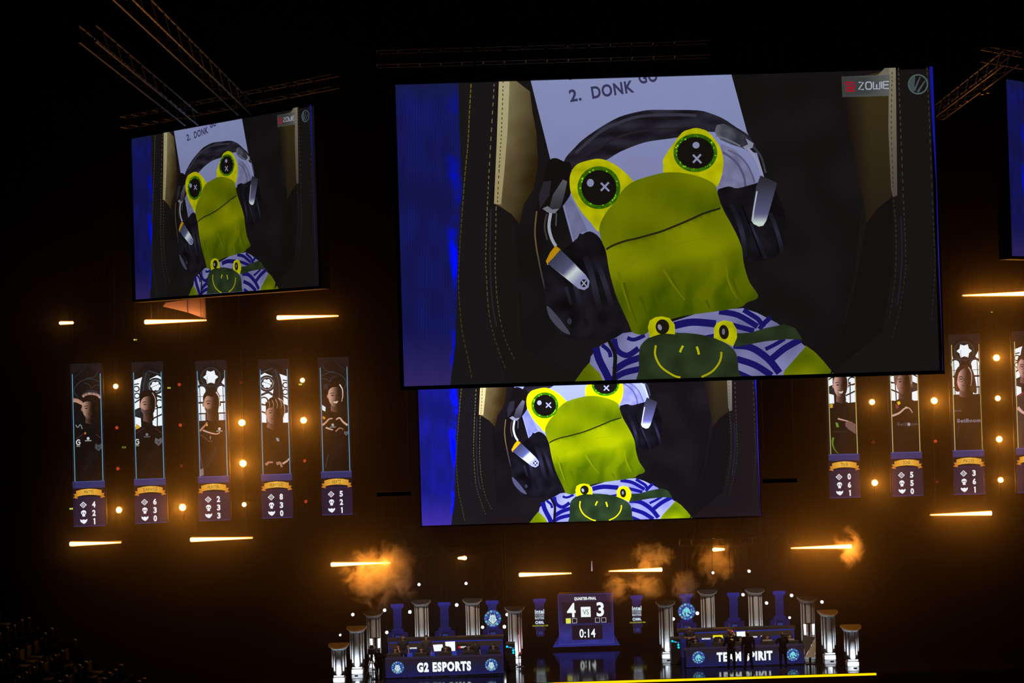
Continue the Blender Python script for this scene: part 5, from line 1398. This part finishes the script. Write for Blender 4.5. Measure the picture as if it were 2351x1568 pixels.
# ---------------------------------------------------------------- moving head lamps between the banners
def lamp(px, py, D, state, size, label):
    q = W(px, py, D)
    r = empty('moving_head_lamp', q, label, 'lamp', 'lamps on the poles between the banners, %s' % state)
    g = MB(); g.tube([(0, .05, 0), (0, .30, 0)], [.13, .09], 14); g.build('lamp_head', M_BLACK, r, world=False)
    g = MB(); g.box((-.17, .10, -.02), (-.14, .20, .10)); g.box((.14, .10, -.02), (.17, .20, .10)); g.box((-.17, .10, .10), (.17, .20, .13)); g.build('yoke', M_BLACK, r, world=False)
    if state == 'lit':
        rr = .05+.055*size
        MB().tube([(0, .02, 0), (0, .05, 0)], rr+.02, 16).build('lens', glow('lamp_lens', (1, .66, .22), 10), r, world=False)
        MB().tube([(0, .051, 0), (0, .056, 0)], rr+.055, 18).build('lens_glow_ring', glow('lamp_glow_ring', (1.0, .27, .01), .8), r, world=False)  # emissive ring standing in for the close orange glow around the lens
        A = bpy.data.lights.new('lamp_light', 'AREA'); A.shape = 'DISK'; A.size = 2*rr; A.energy = 140*size*size; A.color = LAMP_RGB
        lo = bpy.data.objects.new('lamp_light', A); C.objects.link(lo); lo.parent = r; lo.location = (0, -.02, 0); lo.rotation_euler = Vector((0, -1, 0)).to_track_quat('-Z', 'Y').to_euler()
    else:
        k = {'dim red': .55, 'faint': .12}[state]; g = MB()
        for i in range(7):
            a_ = i*math.pi/3; x, z = (0, 0) if i == 6 else (.055*math.cos(a_), .055*math.sin(a_))
            g.tube([(x, .03, z), (x, .05, z)], .020, 8)
        g.build('lens', glow('lamp_'+state.replace(' ', '_'), (1, .10, .03), k*1.4), r, world=False)
    return r
rows = ('top', 'second', 'third', 'bottom')
gaps = [
    (56.0, 'first gap from the left', [((265, 887), 'lit', .55), ((268, 982), 'dim red', 1), ((271, 1076), 'dim red', 1), ((273.5, 1171), 'lit', .9)]),
    (56.5, 'second gap from the left', [((411, 883), 'dim red', 1), ((415, 976), 'dim red', 1), ((418, 1070), 'faint', 1), ((420.5, 1165), 'lit', 1.25)]),
    (57.0, 'gap left of the banner with both fists', [((552.5, 878), 'faint', 1), ((557, 970.5), 'lit', 1.25), ((560, 1064), 'lit', 1.3), ((562.5, 1158.5), 'lit', .5)]),
    (57.4, 'gap left of the heart gesture banner', [((694, 873), 'lit', .5), ((697.7, 965), 'lit', 1.1), ((700, 1058), 'dim red', 1), ((705, 1151.5), 'dim red', 1)]),
    (57.3, 'gap right of the short-haired player banner', [((2002.7, 923), 'lit', .8), ((2006.6, 1015), 'faint', 1), ((2010.5, 1108.5), 'lit', 1.05)]),
    (56.9, 'gap right of the blond player banner', [((2145.5, 920), 'lit', 1.15), ((2149, 1013), 'dim red', 1), ((2152, 1106.5), 'faint', 1)]),
    (56.4, 'rightmost gap', [((2288.5, 821.5), 'lit', 1.1), ((2291, 914.5), 'lit', .7), ((2294, 1008.5), 'lit', 1.0), ((2298.5, 1102), 'lit', .75)])]
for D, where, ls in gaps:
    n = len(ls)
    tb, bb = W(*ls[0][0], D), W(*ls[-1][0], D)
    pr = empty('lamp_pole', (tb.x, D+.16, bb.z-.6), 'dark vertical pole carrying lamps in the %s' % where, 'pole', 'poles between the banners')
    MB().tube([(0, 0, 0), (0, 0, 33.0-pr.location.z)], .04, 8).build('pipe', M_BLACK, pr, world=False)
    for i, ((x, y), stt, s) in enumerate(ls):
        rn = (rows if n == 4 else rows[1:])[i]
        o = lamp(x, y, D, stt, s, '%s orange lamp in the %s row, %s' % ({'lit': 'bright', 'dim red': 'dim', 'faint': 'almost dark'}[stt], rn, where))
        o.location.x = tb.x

# ---------------------------------------------------------------- small white lamps around the stage
WL = [(781, 1458, 58, .6), (810, 1411, 59, .9), (883, 1401, 60, .95), (888, 1452, 59, .9), (941, 1405, 60, 1), (962, 1342, 61, .85), (1070, 1339.5, 61, .85), (1048.5, 1389, 60, 1), (1108, 1440, 59.5, .85), (1158, 1439, 59.5, 1), (1164, 1411, 59.5, .85),
      (1546, 1421, 59.5, .9), (1601, 1408, 59.5, 1), (1637, 1315, 61, .8), (1720, 1311.5, 61, .9), (1706, 1365.5, 60, .9), (1760, 1384.5, 60, .9), (1817.5, 1367, 60, .95), (1813, 1418, 59.5, .7), (1887.3, 1382, 59, .9)]
WLAB = ['smallest white lamp above the leftmost column', 'white lamp above the second column from the left', 'white lamp upper left of the leftmost blue pillar', 'white lamp low at the left end of the left panel', 'white lamp just left of the tall column at the standing men',
        'high white lamp above the left tall column', 'high white lamp above the middle of the left desk', 'white lamp between the middle blue pillar and the next column', 'white lamp left below the mask emblem', 'white lamp right below the mask emblem', 'white lamp at the column right of the mask emblem',
        'white lamp left below the dragon emblem', 'white lamp right of the dragon emblem', 'high white lamp in the smoke above the right desk', 'high white lamp above the middle of the right desk', 'white lamp touching the tall right column capital', 'white lamp between tall column and rightmost blue pillar',
        'white lamp upper right of the rightmost blue pillar', 'half hidden white lamp low beside the rightmost blue pillar', 'white lamp above the second column from the right']
for (x, y, D, s), lab in zip(WL, WLAB):
    q = W(x, y, D)
    r = empty('stage_lamp', q, lab, 'lamp', 'small white lamps above the desks')
    MB().tube([(0, -.01, 0), (0, .02, 0)], .075*s, 14).build('lens', glow('white_lens', (1, 1, .92), 6), r, world=False)
    MB().tube([(0, .021, 0), (0, .22, 0)], [.085, .06], 12).build('lamp_head', M_BLACK, r, world=False)
    MB().tube([(0, .12, .06), (0, .12, 33.0-q.z)], .008, 4).build('hanging_cable', M_CABLE, r, world=False)

# ---------------------------------------------------------------- trusses
def truss(name, a, b, w, h, label, step=.6, group='roof trusses', hang=True, rc=.025):
    a, b = Vector(a), Vector(b); u = (b-a).normalized(); s = u.cross(Vector((0, 0, 1))).normalized(); up = Vector((0, 0, 1)); L = (b-a).length
    r = empty(name, a, label, 'truss', group)
    cs = [s*x+up*z for x, z in ((-w/2, -h/2), (w/2, -h/2), (w/2, h/2), (-w/2, h/2))]
    for c in cs: MB().tube([a+c, b+c], rc, 6).build('chord', M_ALU, r)
    g = MB(); n = int(L/step)
    for i in range(n):
        for k in range(4):
            c0, c1 = cs[k], cs[(k+1) % 4]
            if i % 2: c0, c1 = c1, c0
            g.tube([a+u*(i*step)+c0, a+u*((i+1)*step)+c1], rc*.45, 4, caps=False)
            g.tube([a+u*(i*step)+cs[k], a+u*(i*step)+cs[(k+1) % 4]], rc*.5, 4, caps=False)
    g.build('lattice', M_ALU, r)
    if hang:
        for t in (.2, .8):
            q = a+u*L*t; MB().tube([q+up*(h/2), (q.x, q.y, 33.0)], .02, 5).build('hanging_chain', M_CABLE, r)
    return r
truss('roof_truss', (-8.75, 22, 22.6), (-8.75, 43, 22.4), .44, .44, 'long truss running to the roof above the left slanted screen, right one of two')
truss('roof_truss', (-10.9, 33.5, 22.6), (-10.95, 44.6, 22.4), .44, .44, 'long truss above the left slanted screen, left one of two')
a, b = W(283, 281, 48.4), W(770, 187, 42.3)
truss('screen_truss', a, (b.x, b.y, a.z), .40, .40, 'cross truss just above the left slanted screen')
a = W(2150, 262, 48.3); b = W(2322, 142, 39.0)
truss('roof_truss', a, (b.x, b.y, a.z), .44, .44, 'truss rising towards the right edge beside the cut-off screen')
a = W(2262, 124, 42.0); truss('screen_truss', a, (a.x+7.6, a.y+5.3, a.z), .40, .40, 'cross truss above the cut-off screen at the right edge')
a, b = W(1150, 126, 36), W(1260, 122, 36); truss('screen_truss', (a.x-3.5, 36, a.z), (b.x+4.5, 36, a.z), .4, .4, 'faint truss high above the central hanging screen')
a = W(905, 1270, 63); truss('stage_truss', a, (a.x+5.0, 63, a.z), .3, .3, 'thin truss above the left desk in the dark')
a = W(1560, 1246, 63); truss('stage_truss', a, (a.x+5.0, 63, a.z), .3, .3, 'thin truss above the right desk in the dark')
for i, (x, y, D) in enumerate(((592, 246, 43.0), (607, 250, 42.6), (350, 292, 47.5), (365, 296, 47.0), (2221, 229, 44.0), (2205, 238, 44.5), (2255, 213, 42), (2268, 210, 41.6))):
    q = W(x, y, D); r = empty('truss_clamp', q, ('small clamp hanging under the truss end above the left screen', 'small clamp below the left screen cross truss, left end', 'small clamp under the right edge truss')[0 if i < 2 else 1 if i < 4 else 2], 'clamp', ('clamps at the right end above the left screen', 'clamps at the left end above the left screen', 'clamps under the right truss')[0 if i < 2 else 1 if i < 4 else 2])
    MB().box((-.05, -.05, -.06), (.05, .05, .06), bev=.01).build('clamp_body', M_ALU, r, world=False); MB().tube([(0, 0, .06), (0, 0, 33.0-q.z)], .008, 4).build('suspension_wire', M_CABLE, r, world=False)

# translucent cloth under the left slanted screen
m = mat('ceiling_cloth', (.40, .25, .18), .9)
nt = m.node_tree; tr = nt.nodes.new('ShaderNodeBsdfTranslucent'); tr.inputs[0].default_value = (.55, .36, .28, 1); mx = nt.nodes.new('ShaderNodeMixShader'); mx.inputs[0].default_value = .6
nt.links.new(nt.nodes['Principled BSDF'].outputs[0], mx.inputs[1]); nt.links.new(tr.outputs[0], mx.inputs[2]); nt.links.new(mx.outputs[0], nt.nodes['Material Output'].inputs[0])
D = 54.55; base = W(430, 735, D)
r = empty('hanging_cloth', base, 'orange lit triangular cloth hanging under the left slanted screen', 'cloth')
def cl(pts): q = [W(x, y, D) for x, y in pts]; return MB().prism([(v.x, v.z) for v in q], D, D+.02)
cl([(374, 704), (380, 695), (429, 688), (430, 717), (405, 711)]).build('left_panel', m, r)
cl([(431, 688), (470, 683), (474, 732), (455, 726), (431, 717)]).build('right_panel', m, r)
for x, y0, y1 in ((430.5, 686, 718), (472.5, 682, 734)):
    a, b = W(x, y0, D), W(x, y1, D); MB().tube([(a.x, D-.03, 33.0), (a.x, D-.03, b.z)], .02, 6).build('pole', M_CABLE, r)

A = bpy.data.lights.new('cloth_fill_light', 'AREA'); A.shape = 'RECTANGLE'; A.size = 2.2; A.size_y = .05; A.energy = 42; A.color = (1, .42, .16)  # added area light that brightens the cloth, not a lamp of the bar
lo = bpy.data.objects.new('cloth_fill_light', A); C.objects.link(lo); lo.parent = BAR_UNDER; lo.location = (0, -.03, .09); lo.rotation_euler = Vector((.0, .35, 1)).to_track_quat('-Z', 'Y').to_euler()
# ---------------------------------------------------------------- exit signs
for (x, y, D, w, k), lab in zip(((310.5, 780, 66, 7, 1), (163.5, 1168, 66, 7.5, 1), (388, 890.5, 68, 7, .8), (689.5, 882.5, 68, 7, .9), (284.5, 1027, 68, 9, .22), (2277, 716.5, 68, 3.5, .9)),
        ('small yellow-green exit sign under the left slanted screen', 'small yellow-green exit sign left of the stats on the leftmost banner', 'small yellow-green exit sign beside the second banner', 'small yellow-green exit sign under the small lamp beside the fifth banner', 'very dim exit sign between the first two banners', 'tiny green light below the right upper orange bar')):
    q = W(x, y, D); r = empty('exit_sign', q, lab, 'sign', 'exit signs in the dark background'); s = w/2*D/F_PX
    MB().box((-s-.01, .005, -s*.55-.01), (s+.01, .06, s*.55+.01)).build('housing', M_BLACK, r, world=False)
    g = MB(); g.box((-s, -.005, -s*.5), (-s*.1, .004, s*.5)); g.box((s*.15, -.005, -s*.5), (s, .004, s*.5)); g.build('lit_face', glow('exit_%s' % k, (.55, .75, .08), k), r, world=False)
    MB().tube([(0, .03, s*.55), (0, .03, 33.0-q.z)], .01, 4).build('hanging_rod', M_CABLE, r, world=False)

# ---------------------------------------------------------------- smoke
def smoke(px, py, D, rx, rz, seed, dens, label, col=(1, .9, .85), anis=.3, sc_=1.0):
    q = W(px, py, D)
    m = bpy.data.materials.new('smoke'); m.use_nodes = True; nt = m.node_tree; nt.nodes.remove(nt.nodes['Principled BSDF'])
    N = nt.nodes.new; L_ = nt.links.new
    tc = N('ShaderNodeTexCoord'); mp = N('ShaderNodeMapping'); mp.inputs['Location'].default_value = (seed*3.1, seed*1.7, seed); L_(tc.outputs['Object'], mp.inputs[0])
    no = N('ShaderNodeTexNoise'); no.inputs['Scale'].default_value = 1.45*sc_; no.inputs['Detail'].default_value = 5; no.inputs['Roughness'].default_value = .6; no.inputs['Distortion'].default_value = 1.2; L_(mp.outputs[0], no.inputs['Vector'])
    ln = N('ShaderNodeVectorMath'); ln.operation = 'LENGTH'; dv = N('ShaderNodeVectorMath'); dv.operation = 'DIVIDE'; dv.inputs[1].default_value = (rx, min(rx, rz)*.8, rz); L_(tc.outputs['Object'], dv.inputs[0]); L_(dv.outputs[0], ln.inputs[0])
    fall = N('ShaderNodeMapRange'); fall.inputs['From Min'].default_value = .25; fall.inputs['From Max'].default_value = 1.0; fall.inputs['To Min'].default_value = .12; fall.inputs['To Max'].default_value = -.34; L_(ln.outputs['Value'], fall.inputs['Value'])
    ad = N('ShaderNodeMath'); ad.operation = 'ADD'; L_(no.outputs['Fac'], ad.inputs[0]); L_(fall.outputs['Result'], ad.inputs[1])
    cr = N('ShaderNodeMapRange'); cr.inputs['From Min'].default_value = .44; cr.inputs['From Max'].default_value = .80; cr.inputs['To Max'].default_value = dens; L_(ad.outputs[0], cr.inputs['Value'])
    v = N('ShaderNodeVolumeScatter'); v.inputs['Color'].default_value = (*col, 1); v.inputs['Anisotropy'].default_value = anis; L_(cr.outputs['Result'], v.inputs['Density']); L_(v.outputs[0], nt.nodes['Material Output'].inputs['Volume'])
    m.cycles.volume_step_rate = 1.5
    g = MB(); g.ball((0, 0, 0), (rx, min(rx, rz)*.8, rz), 16, 10); o = g.build('smoke_cloud', m, None, world=False); o.location = q
    tag(o, label, 'smoke', 'drifting smoke clouds above the stage', 'stuff')
smoke(872, 1325, 56.2, 2.7, 2.2, 1, .95, 'largest smoke cloud, drifting under the bar at the left end of the stage')
smoke(915, 1285, 57.2, 1.7, 1.5, 2, .8, 'grey part of the smoke right of the left stage bar')
smoke(1415, 1352, 59.4, 1.1, 1.2, 3, 2.2, 'orange smoke puff at the right corner of the scoreboard')
smoke(1480, 1345, 59.4, 1.3, 1.1, 4, 2.0, 'orange smoke puff above the right sponsor pillar')
smoke(1500, 1278, 59.8, 1.6, 1.1, 5, 2.6, 'grey smoke puff over the right sponsor pillar light bar')
smoke(1640, 1288, 62.2, 1.6, 1.8, 6, 1.9, 'smoke puff around the short orange bar above the right desk')
smoke(1576, 1342, 59.6, 1.1, 1.2, 7, 3.0, 'thin smoke rising over the dragon emblem pillar')
smoke(1955, 1262, 56.6, 1.1, 1.4, 8, .9, 'bright smoke at the right end of the rightmost stage bar')

# ---------------------------------------------------------------- stands with spectators, barely lit, bottom left
M_SEAT = mat('dark_seat', (.012, .010, .010), .9, spec=.1)
SX, SY0, NR, NC = -14.0, 42.5, 7, 12
stand_ = empty('seating_stand', (SX-3, 47, -1.5), 'dark stepped stand with seated spectators at the bottom left', 'stand')
for k in range(NR):
    MB().box((SX-.45-.9*k-.9 if k == NR-1 else SX-.45-.9*k-.9, SY0-.6, -1.5), (SX-.45-.9*k+.45*0, SY0+NC*.72+.2, .45+.5*k)).build('step', M_WALL, stand_)
def seat():
    r = empty('arena_seat', (0, 0, 0), 'dark folding seat in the stand at the bottom left', 'seat', 'seats in the dark stand')
    MB().box((-.24, -.22, .38), (.22, .22, .44), bev=.02).build('seat_pad', M_SEAT, r, world=False)
    MB().box((-.30, -.23, .42), (-.25, .23, .86), bev=.02).build('backrest', M_SEAT, r, world=False)
    MB().box((-.06, -.04, 0), (.02, .04, .38)).build('support', M_BLACK, r, world=False)
    return r
seat0 = seat(); fan0 = person((0, 0, 0), 'seated', 'spectator darkened to a silhouette, seated in the unlit stand at the bottom left', group='spectators in the dark stand', sleeves='long', rz=R(90), shirt=M_DARK, pants=M_DARK, skin=M_DSK)
for ch in list(fan0.children):
    if ch.name.split('.')[0] not in ('body', 'jacket', 'trousers', 'hair'): bpy.data.objects.remove(ch)
first = True
for k in range(NR):
    for n in range(NC):
        x, y, z = SX-.45-.9*k-.45, SY0+n*.72, .45+.5*k
        px_ = 1175.5+x/y*F_PX
        if px_ < -30: continue
        s_ = seat0 if first else copy_tree(seat0); s_.location = (x, y, z)
        if random.random() < .78 or first:
            f_ = fan0 if first else copy_tree(fan0); f_.location = (x+.03, y, z-.06); f_.rotation_euler.z = R(90+random.uniform(-18, 18)); f_.scale = (random.uniform(.95, 1.04),)*3
        first = False
# ---------------------------------------------------------------- light added to brighten the players at the desks: the wash hung above
for px, py, x, side in ((905, 1138, (xa_+xb_)/2, 'left'), (1790, 1108, (xc_+xd_)/2, 'right')):
    q = W(px, py, 50.5)
    r = empty('added_fill_light', q, 'added wash light hanging high in front of the %s desk' % side, 'light', 'wash lights')
    MB().box((-.7, -.12, 0), (.7, .12, .16), bev=.02).build('housing', M_BLACK, r, world=False)
    for s in (-.6, .6): MB().tube([(s, 0, .16), (s, 0, 33.0-q.z)], .01, 4).build('hanging_cable', M_CABLE, r, world=False)
    A = bpy.data.lights.new('fill', 'SPOT'); A.spot_size = R(50); A.spot_blend = .6; A.energy = 2100; A.color = (1, .80, .62); A.shadow_soft_size = .15
    lo = bpy.data.objects.new('fill', A); C.objects.link(lo); lo.parent = r; lo.location = (0, 0, -.06)
    lo.rotation_euler = (Vector((x, 56.3, .9))-q).to_track_quat('-Z', 'Y').to_euler()
